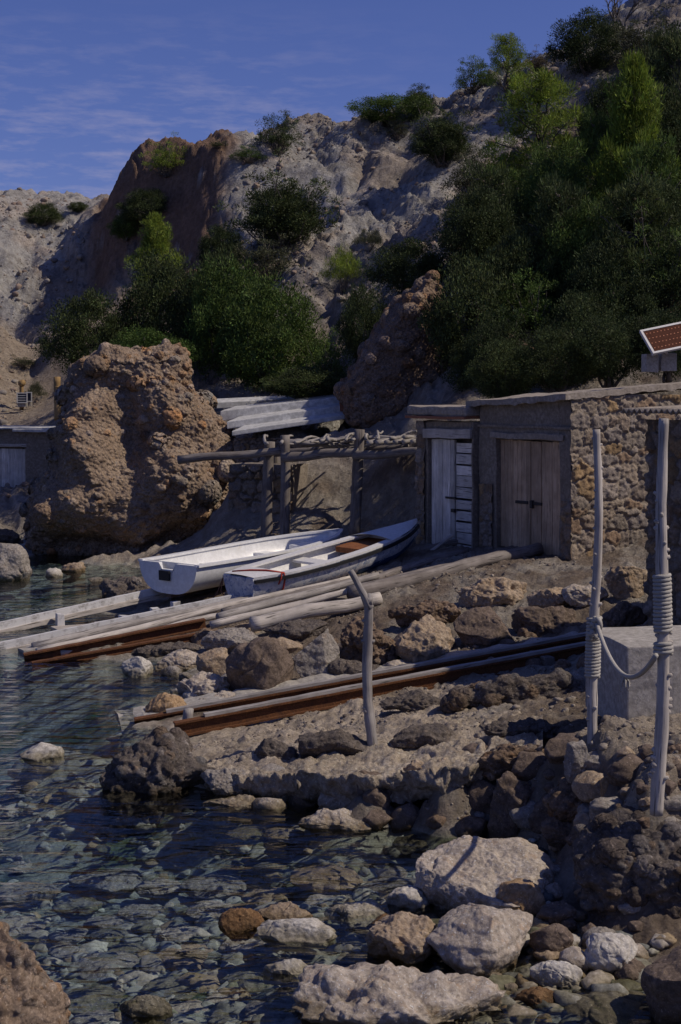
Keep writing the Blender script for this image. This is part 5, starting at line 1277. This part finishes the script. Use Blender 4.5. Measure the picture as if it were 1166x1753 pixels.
ts = np.linspace(0, 1, 30)[:, None]; cpt = 2 * m_ - (a + b) / 2
P_ = (1 - ts) ** 2 * a + 2 * ts * (1 - ts) * cpt + ts ** 2 * b
mb = MB(); mb.tube(P_, .017, 8)
for k in range(7): mb.tube(lerp_pts(P_[15] + [0, 0, 0], P_[15] + np.array([random.uniform(-.03, .06), random.uniform(-.03, .03), -random.uniform(.05, .12)]), 5, .012, k), [.012, .010, .008, .007, .004], 5)
tag(mb.build('hanging_rope', M['rope'], None, smooth=True), 'pale sagging rope with a frayed knot hung between the two roped poles', 'rope')

# ------------------------------------------------------------------ boats
def boat(label, stern, bow, beam_w, trans_w, depth, rise, deck, seed):
    """open hull: stern and bow are gunwale points on the centre line"""
    stern, bow = np.asarray(stern, float), np.asarray(bow, float)
    d = bow - stern; Ln = np.linalg.norm(d); d /= Ln; s = np.cross(d, [0, 0, 1]); s /= np.linalg.norm(s); up = np.cross(s, d)
    rt = thing('rowing_boat', label, 'boat', stern + d * Ln * .45 - np.array([0, 0, depth]))
    N, K = 40, 15
    T = np.linspace(0, 1, N)
    half = np.interp(T, [0, .15, .35, .55, .72, .85, .94, 1], np.array([trans_w / beam_w, .93, 1, .98, .84, .58, .28, .025]) * beam_w / 2)
    for _ in range(2): half[1:-1] = (half[:-2] + 2 * half[1:-1] + half[2:]) / 4
    keel = -depth + depth * .92 * np.clip((T - .72) / .28, 0, 1) ** 2.2 * .8
    sheer = rise * (np.abs(T - .35) / .65) ** 2
    def sect(i, ins=0.0):
        ph = np.linspace(0, math.pi / 2, K); h = max(half[i] - ins, .006); z0 = keel[i] + ins; zt = sheer[i]
        x = h * np.sin(ph) ** (.62 if T[i] < .8 else .85); z = z0 + (zt - z0) * (1 - np.cos(ph)) ** (.95 if T[i] < .6 else .8)
        return x, z
    def pt(t, x, z): return stern + d * Ln * t + s * x + up * z
    def shell(ins, t0, t1, flip):
        idx = [i for i in range(N) if t0 <= T[i] <= t1]; V = []; F = []
        for i in idx:
            x, z = sect(i, ins)
            for k in range(K - 1, 0, -1): V.append(pt(T[i], -x[k], z[k]))
            for k in range(K): V.append(pt(T[i], x[k], z[k]))
        m_ = 2 * K - 1
        for a in range(len(idx) - 1):
            for k in range(m_ - 1):
                q_ = (a * m_ + k, a * m_ + k + 1, (a + 1) * m_ + k + 1, (a + 1) * m_ + k); F.append(q_[::-1] if flip else q_)
        return V, F, m_, len(idx)
    return rt, dict(N=N, K=K, T=T, half=half, keel=keel, sheer=sheer, sect=sect, pt=pt, shell=shell, d=d, s=s, up=up, Ln=Ln, stern=stern)

def hull_mesh(b, ins, cockpit, notch=None):
    """outer shell, inner shell, the rim that joins them and the transom"""
    Vo, Fo, m_, n_ = b['shell'](0, 0, 1, False); mb = MB(); mb.add(Vo, Fo)
    Vi, Fi, m2, n2 = b['shell'](ins, cockpit[0], cockpit[1], True); mi = MB(); mi.add(Vi, Fi)
    # aft and forward bulkheads of the well
    mi.add(Vi[:m2], [tuple(range(m2))]); mi.add(Vi[-m2:], [tuple(range(m2))[::-1]])
    return mb, mi, Vo, m_
def transom(b, th=.05, notch=True):
    mb = MB(); x, z = b['sect'](0); K = b['K']
    ring = [(-x[k], z[k]) for k in range(K - 1, 0, -1)] + [(x[k], z[k]) for k in range(K)]
    if notch:
        w = b['half'][0]; ring = ring[:] + [(w * .30, z[-1]), (w * .24, z[-1] - .10), (-w * .24, z[-1] - .10), (-w * .30, z[-1])]
    V = [b['pt'](-.004, p, q) for p, q in ring] + [b['pt'](th / b['Ln'], p, q) for p, q in ring]; n = len(ring)
    c0 = len(V); V += [b['pt'](-.004, 0, z[0] * .5), b['pt'](th / b['Ln'], 0, z[0] * .5)]
    F = []
    for k in range(n):
        k2 = (k + 1) % n; F += [(c0, k, k2), (c0 + 1, n + k2, n + k), (k, n + k, n + k2, k2)]
    mb.add(V, F); return mb
def rim(b, w_in, w_out, th, t0=0, t1=1, lift=.0, side=(1, -1)):
    mb = MB()
    for sd in side:
        V, F = [], []; idx = [i for i in range(b['N']) if t0 <= b['T'][i] <= t1]
        for i in idx:
            h, zs = b['half'][i], b['sheer'][i] + lift; wi = min(w_in, h)
            V += [b['pt'](b['T'][i], sd * (h - wi), zs), b['pt'](b['T'][i], sd * (h + w_out), zs), b['pt'](b['T'][i], sd * (h + w_out), zs - th), b['pt'](b['T'][i], sd * (h - wi), zs - th)]
        for a in range(len(idx) - 1):
            for k in range(4):
                q_ = (a * 4 + k, a * 4 + (k + 1) % 4, (a + 1) * 4 + (k + 1) % 4, (a + 1) * 4 + k); F.append(q_ if sd < 0 else q_[::-1])
        F += [(0, 1, 2, 3), tuple(len(V) - 4 + k for k in (3, 2, 1, 0))]
        mb.add(V, F)
    return mb
def bbox_part(b, mb, t0, t1, x0, x1, z0, z1):
    V = [b['pt'](t, x, z) for z in (z0, z1) for x in (x0, x1) for t in (t0, t1)]
    mb.add(V, [(0, 2, 3, 1), (4, 5, 7, 6), (0, 1, 5, 4), (2, 6, 7, 3), (0, 4, 6, 2), (1, 3, 7, 5)])
# open white dinghy
st = (at(246, 957, 22.6) + at(330, 975, 21.5)) / 2; bw = at(584, 912, 25.2)
rt, b = boat('open all white dinghy with a notched stern and black square patch', st, bw, 1.42, 1.30, .46, .06, False, 1)
mo, mi, Vo, m_ = hull_mesh(b, .035, (.02, .97))
h_ = mo.build('hull', M['gelcoat'], rt, smooth=True); mi.build('inner_hull', M['gelcoat'], rt, smooth=True)
rim(b, .06, .045, .035, lift=.014).build('gunwale', M['gelcoat'], rt)
mbt = transom(b); mbt.build('transom', M['gelcoat'], rt)
mb = MB(); bbox_part(b, mb, .60, .66, -.62, .62, -.22, -.18); bbox_part(b, mb, .74, .95, -.28, .28, -.16, -.10); bbox_part(b, mb, .30, .35, -.66, .66, -.24, -.20); mb.build('seat', M['gelcoat'], rt, bevel=.008)
mb = MB(); bbox_part(b, mb, -.014, -.006, -.16, .07, -.25, -.10); mb.build('motor_patch', M['black'], rt)
mb = MB(); bbox_part(b, mb, 0, .8, -.05, .05, -.52, -.44); mb.build('keel', M['keel'], rt)
# painted boat with rusty well
st = (at(381, 984, 21.4) + at(436, 996, 20.75)) / 2; bw = at(716, 903, 23.5)
rt2, b = boat('worn white boat with blue flaking hull, rusty cockpit and red cord', st, bw, 1.22, .74, .42, .08, True, 2)
mo, mi, Vo, m_ = hull_mesh(b, .05, (.10, .80))
mo.build('hull', M['bluepaint'], rt2, smooth=True)
mi.build('cockpit', M['deckpaint'], rt2, smooth=True)
mb = MB(); bbox_part(b, mb, .60, .795, -.40, .40, -.12, -.03); mb.build('rusty_panel', M['rustdeck'], rt2, bevel=.01)
rim(b, .17, .0, .03, 0.0, .82, lift=.016).build('side_deck', M['deckpaint'], rt2)
rim(b, .02, .035, .05, lift=-.02).build('rub_rail', M['black'], rt2)
mb = MB()
def cap(t0, t1, crown):
    idx = [i for i in range(b['N']) if t0 <= b['T'][i] <= t1]; V, F = [], []
    for i in idx:
        for x in np.linspace(-1, 1, 9): V.append(b['pt'](b['T'][i], x * b['half'][i], b['sheer'][i] + .018 + crown * (1 - x * x)))
    for a in range(len(idx) - 1):
        for k in range(8): F.append((a * 9 + k, a * 9 + k + 1, (a + 1) * 9 + k + 1, (a + 1) * 9 + k))
    return V, F
V, F = cap(.70, 1.0, .06); mb.add(V, F); mb.build('fore_deck', M['deckpaint'], rt2, smooth=True)
mb = MB(); V, F = cap(.0, .13, .015); mb.add(V, F); mb.build('stern_deck', M['deckpaint'], rt2, smooth=True)
transom(b, .05, False).build('transom', M['bluepaint'], rt2)
mb = MB(); bbox_part(b, mb, .135, .60, -.42, .42, -.25, -.22); mb.build('floorboard', M['deckpaint'], rt2)
mb = MB(); bbox_part(b, mb, .38, .44, -.5, .5, -.12, -.08); bbox_part(b, mb, .12, .135, -.44, .44, -.3, .0); mb.build('thwart', M['deckpaint'], rt2, bevel=.006)
mb = MB(); bbox_part(b, mb, .03, .075, -.22, -.04, .03, .045); mb.build('rust_plate', M['rust'], rt2, bevel=.004)
# blue patches of old antifoul below the rubbing rail
V, F, mm_, nn2 = b['shell'](-.004, .50, .97, False); K = b['K']; m2 = MB()
keep = [f for f in F if all(((v_ % mm_) < K - 5) or ((v_ % mm_) > K + 3) for v_ in f) is False or True]
low = [f for f in F if all(2 <= abs((v_ % mm_) - (K - 1)) <= 8 for v_ in f)]
m2.add(V, low); m2.build('antifoul', M['blue'], rt2, smooth=True)
# red cord strapped round its stern and trailing to the ground
pp = b['pt']; hf = b['half']
mb = MB()
path = [pp(.03, -.30, .05), pp(.07, -.05, .06), pp(.10, .2, .055), pp(.12, hf[4] + .02, .03), pp(.12, hf[4] + .035, -.04), pp(.115, hf[4] - .02, -.2), pp(.10, hf[4] - .10, -.36), pp(.085, hf[4] - .05, -.52)]
mb.tube(np.array(path), .014, 7); mb.tube(np.array([path[3], pp(.105, hf[4] + .03, .04), pp(.10, hf[4] + .035, -.03), pp(.09, hf[4], -.12)]), .012, 7)
tag(mb.build('red_cord', M['redcord'], None, smooth=True), 'red cord tied over the stern of the painted boat', 'cord')
mb = MB(); e0 = pp(.0, -hf[0] - .03, -.03)
mb.tube(np.array([e0, e0 + [-.03, -.03, -.2], e0 + [.10, -.03, -.36], e0 + [.22, -.06, -.5]]), .011, 6); mb.tube(np.array([e0, e0 + [-.1, .0, -.26], e0 + [-.26, -.02, -.4]]), .010, 6)
M['browncord'] = m_plain('brown_cord', (.22, .09, .045), (.28, .13, .07), 30, .9)
tag(mb.build('brown_cord', M['browncord'], None, smooth=True), 'thin brown cord hanging between the two boats', 'cord')
# chocks under the boats
for lb_, px, y, z in [('dark wooden chock under the stern of the open white dinghy', 335, 1016, .28), ('dark wooden chock under the stern of the painted boat', 420, 1030, .36), ('dark wooden chock under the middle of the painted boat', 560, 985, .62)]:
    p = atz(px, y, z); mb = MB(); f = (p, U(1, .6), U(.6, -1)); mb.box(f, (-.1, .1), (-.5, .06), (-.05, .09), 'b', .01); tag(mb.build('chock', M['darkwood'], None, bevel=.01), lb_, 'chock')
# ------------------------------------------------------------------ plants
def leaves(rs, C, Rc, per, size, aspect, upb, tint_sd=.20, droop=0.0, clump_tint=.28):
    n = len(C) * per
    ci = np.repeat(np.arange(len(C)), per)
    g = rs.normal(size=(n, 3)); g /= np.linalg.norm(g, axis=1)[:, None]; rad = rs.rand(n) ** .45
    P = C[ci] + g * (rad * Rc[ci])[:, None] * np.array([1, 1, .75])
    d = g * .8 + rs.normal(size=(n, 3)) * .5; d[:, 2] += upb; d /= np.linalg.norm(d, axis=1)[:, None]
    s = np.cross(d, rs.normal(size=(n, 3))); s /= np.linalg.norm(s, axis=1)[:, None] + 1e-9
    l = size * rs.uniform(.6, 1.4, n); w = l * aspect * .5
    a = P - s * w[:, None]; b = P + d * (l * .45)[:, None] - s * (w * 1.1)[:, None] * .9; c = P + d * l[:, None]; e = P + s * w[:, None] + d * (l * .4)[:, None]
    V = np.stack([a, b, c, e], 1).reshape(-1, 3); F = np.arange(n * 4).reshape(n, 4)
    t = (1 + rs.normal(size=n) * tint_sd) * (1 + rs.normal(size=len(C)) * clump_tint)[ci]; t = np.clip(t, .4, 1.9)
    hue = rs.normal(size=n) * .08
    T = np.stack([t * (1 + hue), t, t * (1 - hue)], 1)
    return V, F, np.repeat(T, 4, 0)

def proto(kind, seed):
    """unit plant: crown about 2 wide, 2 high, foot at the origin; returns crown mesh and trunk mesh"""
    rs = np.random.RandomState(seed); mb = MB()
    if kind == 'pine':
        n = 150; z = .12 + .86 * rs.rand(n) ** .8; R_ = (1.05 - z) ** .75 * rs.uniform(.35, 1.0, n) * (1 + .3 * np.sin(z * 17 + seed)); an = rs.rand(n) * 6.28
        C = np.c_[np.cos(an) * R_, np.sin(an) * R_, z * 2 + .12 * R_]; Rc = rs.uniform(.10, .2, n); per, size, asp, upb = 110, .085, .16, .7
        mb.tube(lerp_pts([0, 0, -.1], [.03, 0, 1.9], 12, .05, seed), np.linspace(.055, .012, 12), 7)
        for k in range(0, n, 3): mb.tube(lerp_pts([0, 0, max(.1, C[k][2] - .35 * R_[k])], C[k], 5, .03, k), np.linspace(.02, .006, 5), 5)
    elif kind == 'broadpine':
        n = 150; an = rs.rand(n) * 6.28; lay = rs.randint(0, 6, n); R_ = rs.uniform(.2, 1.0, n) ** .7 * np.array([.9, 1., .95, .8, .62, .4])[lay] * (1 + .25 * np.sin(an * 3 + lay * 2))
        C = np.c_[np.cos(an) * R_, np.sin(an) * R_, .45 + lay * .27 + rs.normal(size=n) * .07 + .1 * R_]; Rc = rs.uniform(.11, .2, n); per, size, asp, upb = 115, .075, .16, .6
        mb.tube(lerp_pts([0, 0, -.1], [.05, 0, 1.7], 12, .08, seed), np.linspace(.06, .015, 12), 7)
        for k in range(0, n, 3): mb.tube(lerp_pts([0, 0, max(.1, C[k][2] - .45 * R_[k])], C[k], 6, .05, k), np.linspace(.024, .006, 6), 5)
    elif kind == 'dense':
        n = 190; g = rs.normal(size=(n, 3)); g /= np.linalg.norm(g, axis=1)[:, None]; g[:, 2] = np.where(rs.rand(n) < .38, -np.abs(g[:, 2]) * .5, np.abs(g[:, 2]))
        r = (.80 + .28 * fbm(g * 1.9 + seed, 3)) * rs.uniform(.62, 1.0, n)
        C = np.c_[g[:, :2] * r[:, None], .45 + g[:, 2] * r * 1.0]; C[:, 2] = np.maximum(C[:, 2], .05); Rc = rs.uniform(.10, .25, n); per, size, asp, upb = 170, .042, .36, .5
        for k in range(9): mb.tube(lerp_pts([rs.uniform(-.1, .1), rs.uniform(-.1, .1), -.1], C[k * 17], 8, .07, k), np.linspace(.04, .008, 8), 6)
    elif kind == 'open':
        n = 130; g = rs.normal(size=(n, 3)); g /= np.linalg.norm(g, axis=1)[:, None]; g[:, 2] = np.abs(g[:, 2])
        r = (.85 + .4 * fbm(g * 2.2 + seed, 3)) * rs.uniform(.45, 1.05, n)
        C = np.c_[g[:, :2] * r[:, None], .3 + g[:, 2] * r * 1.4]; Rc = rs.uniform(.09, .19, n); per, size, asp, upb = 70, .06, .3, .6
        for k in range(0, n, 3): mb.tube(lerp_pts([rs.uniform(-.15, .15), rs.uniform(-.15, .15), -.1], C[k], 8, .07, k), np.linspace(.022, .005, 8), 5)
    elif kind == 'grassy':
        n = 60; an = rs.rand(n) * 6.28; R_ = rs.rand(n) ** .6 * .85; C = np.c_[np.cos(an) * R_, np.sin(an) * R_, .35 + (1 - R_) * rs.uniform(.3, 1.2, n)]; Rc = rs.uniform(.15, .28, n); per, size, asp, upb = 95, .13, .09, 1.3
        for k in range(0, n, 4): mb.tube(lerp_pts([0, 0, -.1], C[k], 6, .04, k), np.linspace(.012, .004, 6), 4)
    V, F, T = leaves(rs, C, Rc, per, size, asp, upb)
    rx = np.percentile(np.hypot(V[:, 0], V[:, 1]), 93); zt = np.percentile(V[:, 2], 99.5); k = np.array([1 / rx, 1 / rx, 2 / zt])
    V = V * k; mb.v = [tuple(np.array(q) * k) for q in mb.v]
    return mesh_from('crown_' + kind, V, F, M['leaf_dark'], T, smooth=False), mesh_from('trunk_' + kind, np.array(mb.v), mb.f, M['bark'], smooth=True)
PROTO = {}
def get_proto(kind, var, leaf):
    if (kind, var) not in PROTO: PROTO[(kind, var)] = proto(kind, 17 * var + len(kind) * 5 + 1)
    key = (kind, var, leaf)
    if key not in PROTO:
        c, t = PROTO[(kind, var)]; c2 = c.copy(); c2.materials.clear(); c2.materials.append(M[leaf]); PROTO[key] = (c2, t)
    return PROTO[key]
prs = random.Random(9); pcount = [0]
def plant(name, label, cat, box, kind, leaf, D=None, group=None, fat=1.0):
    x0, y0, x1, y1 = box; pcount[0] += 1
    if D is None:
        p = hit((x0 + x1) / 2, y1 - .05 * (y1 - y0), 24, 75, ground_z)
    else:
        p = at((x0 + x1) / 2, y1, D)
    D_ = p[1]; w, h = (x1 - x0) / FPX * D_, (y1 - y0) / FPX * D_
    cme, tme = get_proto(kind, pcount[0] % 2, leaf)
    o = thing(name, label, cat, p, group); o.rotation_euler = (0, 0, prs.uniform(0, 6.28))
    for nm, me in (('trunk', tme), ('crown', cme)):
        c = bpy.data.objects.new(nm, me); COL.objects.link(c); c.parent = o; c.scale = (w * .53, w * .53 * fat, h * .53)
    return o
PL = [
 # valley thicket behind the great rock
 ('shrub', 'dark olive shrub at the left end of the valley thicket', 'shrub', (84, 512, 228, 648), 'dense', 'leaf_dark', 39.5),
 ('shrub', 'bright green low shrub just above the top of the great rock', 'shrub', (176, 570, 318, 655), 'dense', 'leaf_mid', 36.5),
 ('shrub', 'tall dark shrub at the foot of the young bright pine', 'shrub', (205, 452, 350, 640), 'dense', 'leaf_dark', 40),
 ('shrub', 'dark rounded shrub in the middle of the valley thicket', 'shrub', (305, 450, 425, 640), 'dense', 'leaf_dark', 39),
 ('shrub', 'large green shrub at the right end of the valley thicket', 'shrub', (378, 492, 545, 672), 'dense', 'leaf_mid', 37),
 ('shrub', 'mid green shrub behind the large one in the thicket', 'shrub', (330, 462, 460, 650), 'dense', 'leaf_mid', 38),
 ('pine_tree', 'young yellow green pine rising above the valley thicket', 'pine', (226, 376, 306, 520), 'pine', 'leaf_pine', 42),
 ('shrub', 'big olive shrub growing on the slope right of the red cliff', 'shrub', (400, 292, 562, 430), 'open', 'leaf_dark', 46),
 ('shrub', 'dark heart of the olive shrub right of the red cliff', 'shrub', (425, 330, 545, 425), 'dense', 'leaf_dark', 45.6),
 ('shrub', 'grey olive shrub below the big olive shrub of the slope', 'shrub', (402, 405, 512, 495), 'open', 'leaf_olive', 43),
 ('shrub', 'dark shrub at the foot of the red cliff', 'shrub', (340, 396, 416, 470), 'dense', 'leaf_dark', 45.5),
 ('shrub', 'small round green shrub left of the young pine on the slope', 'shrub', (188, 372, 241, 412), 'dense', 'leaf_mid', None),
 ('shrub', 'small dark shrub alone on the left hill crest', 'shrub', (46, 353, 104, 388), 'dense', 'leaf_dark', None),
 ('shrub', 'tiny shrub on the skyline between the left hill and red cliff', 'shrub', (117, 348, 147, 364), 'dense', 'leaf_dark', None),
 ('shrub', 'dark shrub in the hollow under the red cliff', 'shrub', (210, 332, 292, 386), 'dense', 'leaf_dark', 53),
 ('shrub', 'light green shrub spilling from the top of the red cliff', 'shrub', (252, 244, 322, 305), 'open', 'leaf_pine', 54.5),
 ('shrub', 'grey skyline shrub right of the red cliff', 'shrub', (434, 200, 512, 266), 'open', 'leaf_dark', 54),
 ('shrub', 'tiny dark tuft on the peak of the red cliff', 'shrub', (356, 244, 386, 258), 'open', 'leaf_dark', 52.4),
 ('shrub', 'small green tufts between the red cliff peak and skyline shrub', 'shrub', (398, 252, 454, 280), 'open', 'leaf_mid', 52.8),
 ('shrub', 'long low shrub on the skyline of the middle slope', 'shrub', (612, 170, 745, 216), 'dense', 'leaf_mid', 54),
 ('shrub', 'little umbrella shaped tree above the long skyline shrub', 'tree', (694, 148, 748, 190), 'open', 'leaf_dark', 54),
 ('shrub', 'dark shrub clump high on the middle slope', 'shrub', (704, 190, 812, 288), 'open', 'leaf_dark', 49),
 ('shrub', 'dark inner bush of the clump high on the middle slope', 'shrub', (716, 215, 800, 284), 'dense', 'leaf_dark', 49.4),
 ('shrub', 'small grey shrub left of the dark clump on the slope', 'shrub', (662, 205, 702, 242), 'open', 'leaf_olive', 51),
 ('shrub', 'olive shrub below the dark clump on the middle slope', 'shrub', (758, 265, 856, 348), 'open', 'leaf_olive', 46),
 ('shrub', 'small yellow green tuft beside the olive shrub', 'shrub', (830, 284, 866, 308), 'grassy', 'leaf_pine', 45),
 ('shrub', 'light green broom shrub low on the middle slope', 'shrub', (550, 430, 626, 505), 'grassy', 'leaf_pine', 41),
 ('shrub', 'small yellowish shrub above the light green broom', 'shrub', (608, 398, 658, 434), 'grassy', 'leaf_olive', 42.5),
 ('shrub', 'bushy dark shrub above the conglomerate outcrop', 'shrub', (642, 424, 768, 512), 'dense', 'leaf_dark', 33.5),
 ('shrub', 'dark upright shrub left of the conglomerate outcrop', 'shrub', (584, 498, 664, 625), 'dense', 'leaf_dark', 33),
 ('shrub', 'sparse green shrub left of the conglomerate outcrop foot', 'shrub', (518, 572, 604, 680), 'open', 'leaf_mid', 34),
 ('shrub', 'low dark shrub along the back of the white roof slabs', 'shrub', (450, 632, 606, 684), 'dense', 'leaf_dark', 33.2),
 ('shrub', 'grey green grass tuft behind the small panels on the track', 'shrub', (44, 656, 78, 690), 'grassy', 'leaf_olive', 46.5),
 ('shrub', 'small dry shrub on the left slope above the track', 'shrub', (18, 612, 62, 632), 'open', 'leaf_olive', None),
 # right hand wooded slope
 ('pine_tree', 'bright light green pine sprawling near the top of the wooded slope', 'pine', (838, 140, 1012, 352), 'broadpine', 'leaf_pine', 39.5),
 ('pine_tree', 'green pine on the skyline above the bright sprawling pine', 'pine', (828, 70, 908, 168), 'broadpine', 'leaf_pine', 51),
 ('shrub', 'dark shrub left of the skyline pine', 'shrub', (780, 106, 846, 164), 'open', 'leaf_mid', 52),
 ('shrub', 'brownish shrub right of the skyline pine', 'shrub', (894, 88, 946, 122), 'open', 'leaf_dry', 52),
 ('shrub', 'dark rounded skyline shrub left of the bare tree', 'shrub', (952, 34, 1070, 130), 'dense', 'leaf_dark', 50),
 ('shrub', 'grey twiggy scrub under the bare tree', 'shrub', (1040, 30, 1180, 130), 'open', 'leaf_olive', 48),
 ('pine_tree', 'tall slim light green pine in the wooded slope', 'pine', (1026, 118, 1146, 450), 'pine', 'leaf_pine', 34),
 ('pine_tree', 'middle green pine in the centre of the wooded slope', 'pine', (870, 262, 1030, 500), 'broadpine', 'leaf_mid', 36),
 ('pine_tree', 'dark pine reaching the right edge above the tall slim pine', 'pine', (1080, 70, 1240, 420), 'broadpine', 'leaf_dark', 36.5),
 ('shrub', 'dark juniper at the left border of the wooded slope', 'shrub', (780, 380, 900, 540), 'dense', 'leaf_dark', 34),
 ('shrub', 'dark juniper above the earth outcrop', 'shrub', (880, 440, 1030, 630), 'dense', 'leaf_dark', 31),
 ('shrub', 'shaded juniper over the conglomerate outcrop', 'shrub', (735, 455, 895, 650), 'dense', 'leaf_dark', 30.0),
 ('pine_tree', 'shaded pine behind the solar panel', 'pine', (990, 330, 1190, 620), 'broadpine', 'leaf_dark', 30),
 ('shrub', 'dark juniper left of the solar panel', 'shrub', (1000, 480, 1130, 640), 'dense', 'leaf_dark', 28.5),
 ('shrub', 'dark juniper above the solar panel at the right edge', 'shrub', (1090, 420, 1250, 630), 'dense', 'leaf_dark', 29),
 ('shrub', 'dark shrub right below the bright sprawling pine', 'shrub', (800, 300, 930, 470), 'broadpine', 'leaf_mid', 37),
 ('shrub', 'twiggy brown scrub behind the larger hut roof', 'shrub', (900, 575, 1040, 655), 'open', 'leaf_dry', 27.6),
 ('shrub', 'dark scrub behind the smaller hut roof', 'shrub', (775, 590, 890, 700), 'dense', 'leaf_dark', 28.6),
 ('shrub', 'dark olive scrub between the outcrop and the larger hut', 'shrub', (800, 540, 920, 668), 'open', 'leaf_dark', 28.8),
 ('pine_tree', 'thin pine beside the tall slim pine', 'pine', (970, 210, 1075, 470), 'broadpine', 'leaf_mid', 37),
 ('shrub', 'dark green bush at the middle left of the wooded slope', 'shrub', (756, 340, 880, 470), 'dense', 'leaf_dark', None),
 ('shrub', 'dark bush below the middle green pine', 'shrub', (840, 410, 965, 570), 'dense', 'leaf_dark', None),
 ('shrub', 'green bush right of the middle green pine', 'shrub', (940, 370, 1070, 540), 'dense', 'leaf_mid', None),
 ('shrub', 'dark bush below the tall slim pine at the right', 'shrub', (1050, 330, 1180, 480), 'dense', 'leaf_dark', None),
 ('shrub', 'dark bush behind the tall slim pine', 'shrub', (1000, 150, 1090, 280), 'dense', 'leaf_dark', None),
 ('shrub', 'dark bush at the right edge level with the tall slim pine', 'shrub', (1100, 170, 1210, 340), 'dense', 'leaf_dark', None),
 ('shrub', 'open dark shrub beside the bush below the middle green pine', 'shrub', (850, 480, 985, 610), 'open', 'leaf_mid', None),
 ('shrub', 'dark bush low above the larger hut roof', 'shrub', (930, 520, 1060, 650), 'dense', 'leaf_dark', None),
 ('shrub', 'dark bush between the outcrop and the huts', 'shrub', (800, 560, 900, 690), 'dense', 'leaf_dark', 28.2),
 ('shrub', 'open dark shrub over the solar panel', 'shrub', (1060, 380, 1200, 540), 'open', 'leaf_mid', None),
 ('shrub', 'dark bush in the shaded middle of the wooded slope', 'shrub', (970, 440, 1100, 590), 'dense', 'leaf_dark', None),
 ('shrub', 'green bush left of the tall slim pine foot', 'shrub', (900, 290, 1020, 410), 'dense', 'leaf_mid', None),
 ('shrub', 'small olive shrub above the left border juniper', 'shrub', (850, 255, 930, 330), 'open', 'leaf_mid', None),
 ('shrub', 'dark scrub hanging right behind the left end of the larger hut roof', 'shrub', (806, 590, 920, 690), 'dense', 'leaf_dark', 26.2),
 ('shrub', 'dark scrub hanging right behind the middle of the larger hut roof', 'shrub', (890, 570, 1010, 668), 'dense', 'leaf_dark', 25.8),
 ('shrub', 'dark scrub right behind the larger hut roof beside the solar panel', 'shrub', (985, 550, 1105, 655), 'dense', 'leaf_dark', 25.6),
 ('shrub', 'dark scrub behind the concrete blocks of the solar panel', 'shrub', (1085, 540, 1200, 645), 'dense', 'leaf_dark', 25.4),
 ('pine_tree', 'dark feathery pine leaning over the larger hut', 'pine', (880, 330, 1040, 620), 'broadpine', 'leaf_dark', 31),
 ('pine_tree', 'green feathery pine above the solar panel', 'pine', (1030, 260, 1190, 560), 'broadpine', 'leaf_mid', 33),
 ('pine_tree', 'dark feathery pine over the left part of the wooded slope', 'pine', (770, 300, 910, 560), 'broadpine', 'leaf_dark', 34.5),
 ('shrub', 'dark shrub high at the right edge below the scrub', 'shrub', (1120, 60, 1230, 190), 'dense', 'leaf_dark', 44),
]
for name, label, cat, box, kind, leaf, D in PL:
    if D is not None and (box[0] + box[2]) / 2 < 860 and box[3] < 520 or (D or 0) > 43: D = None
    plant('pine_tree' if cat == 'pine' else ('small_tree' if cat == 'tree' else 'shrub'), label, cat, box, kind, leaf, D)
# bare tree on the skyline
mb = MB(); rs = random.Random(12)
def limb(p, d, l, r, lev):
    q = p + d * l; mid = (p + q) / 2 + np.array([rs.uniform(-.1, .1), 0, rs.uniform(-.05, .1)]) * l
    mb.tube([p, mid, q], [r, r * .8, r * .6], 5)
    if lev:
        for k in range(3 if lev > 2 else 3):
            dd = d + np.array([rs.uniform(-.9, .9), rs.uniform(-.6, .6), rs.uniform(-.3, .5)]); limb(q if k else mid, dd / np.linalg.norm(dd), l * rs.uniform(.55, .8), r * .55, lev - 1)
b0 = at(1068, 70, 49)
for dx in (-.45, .15): limb(b0, np.array([dx, 0, 1.0]), .75, .07, 4)
tag(mb.build('bare_tree', M['bark'], None, smooth=True), 'leafless grey tree on the skyline at the upper right', 'tree')
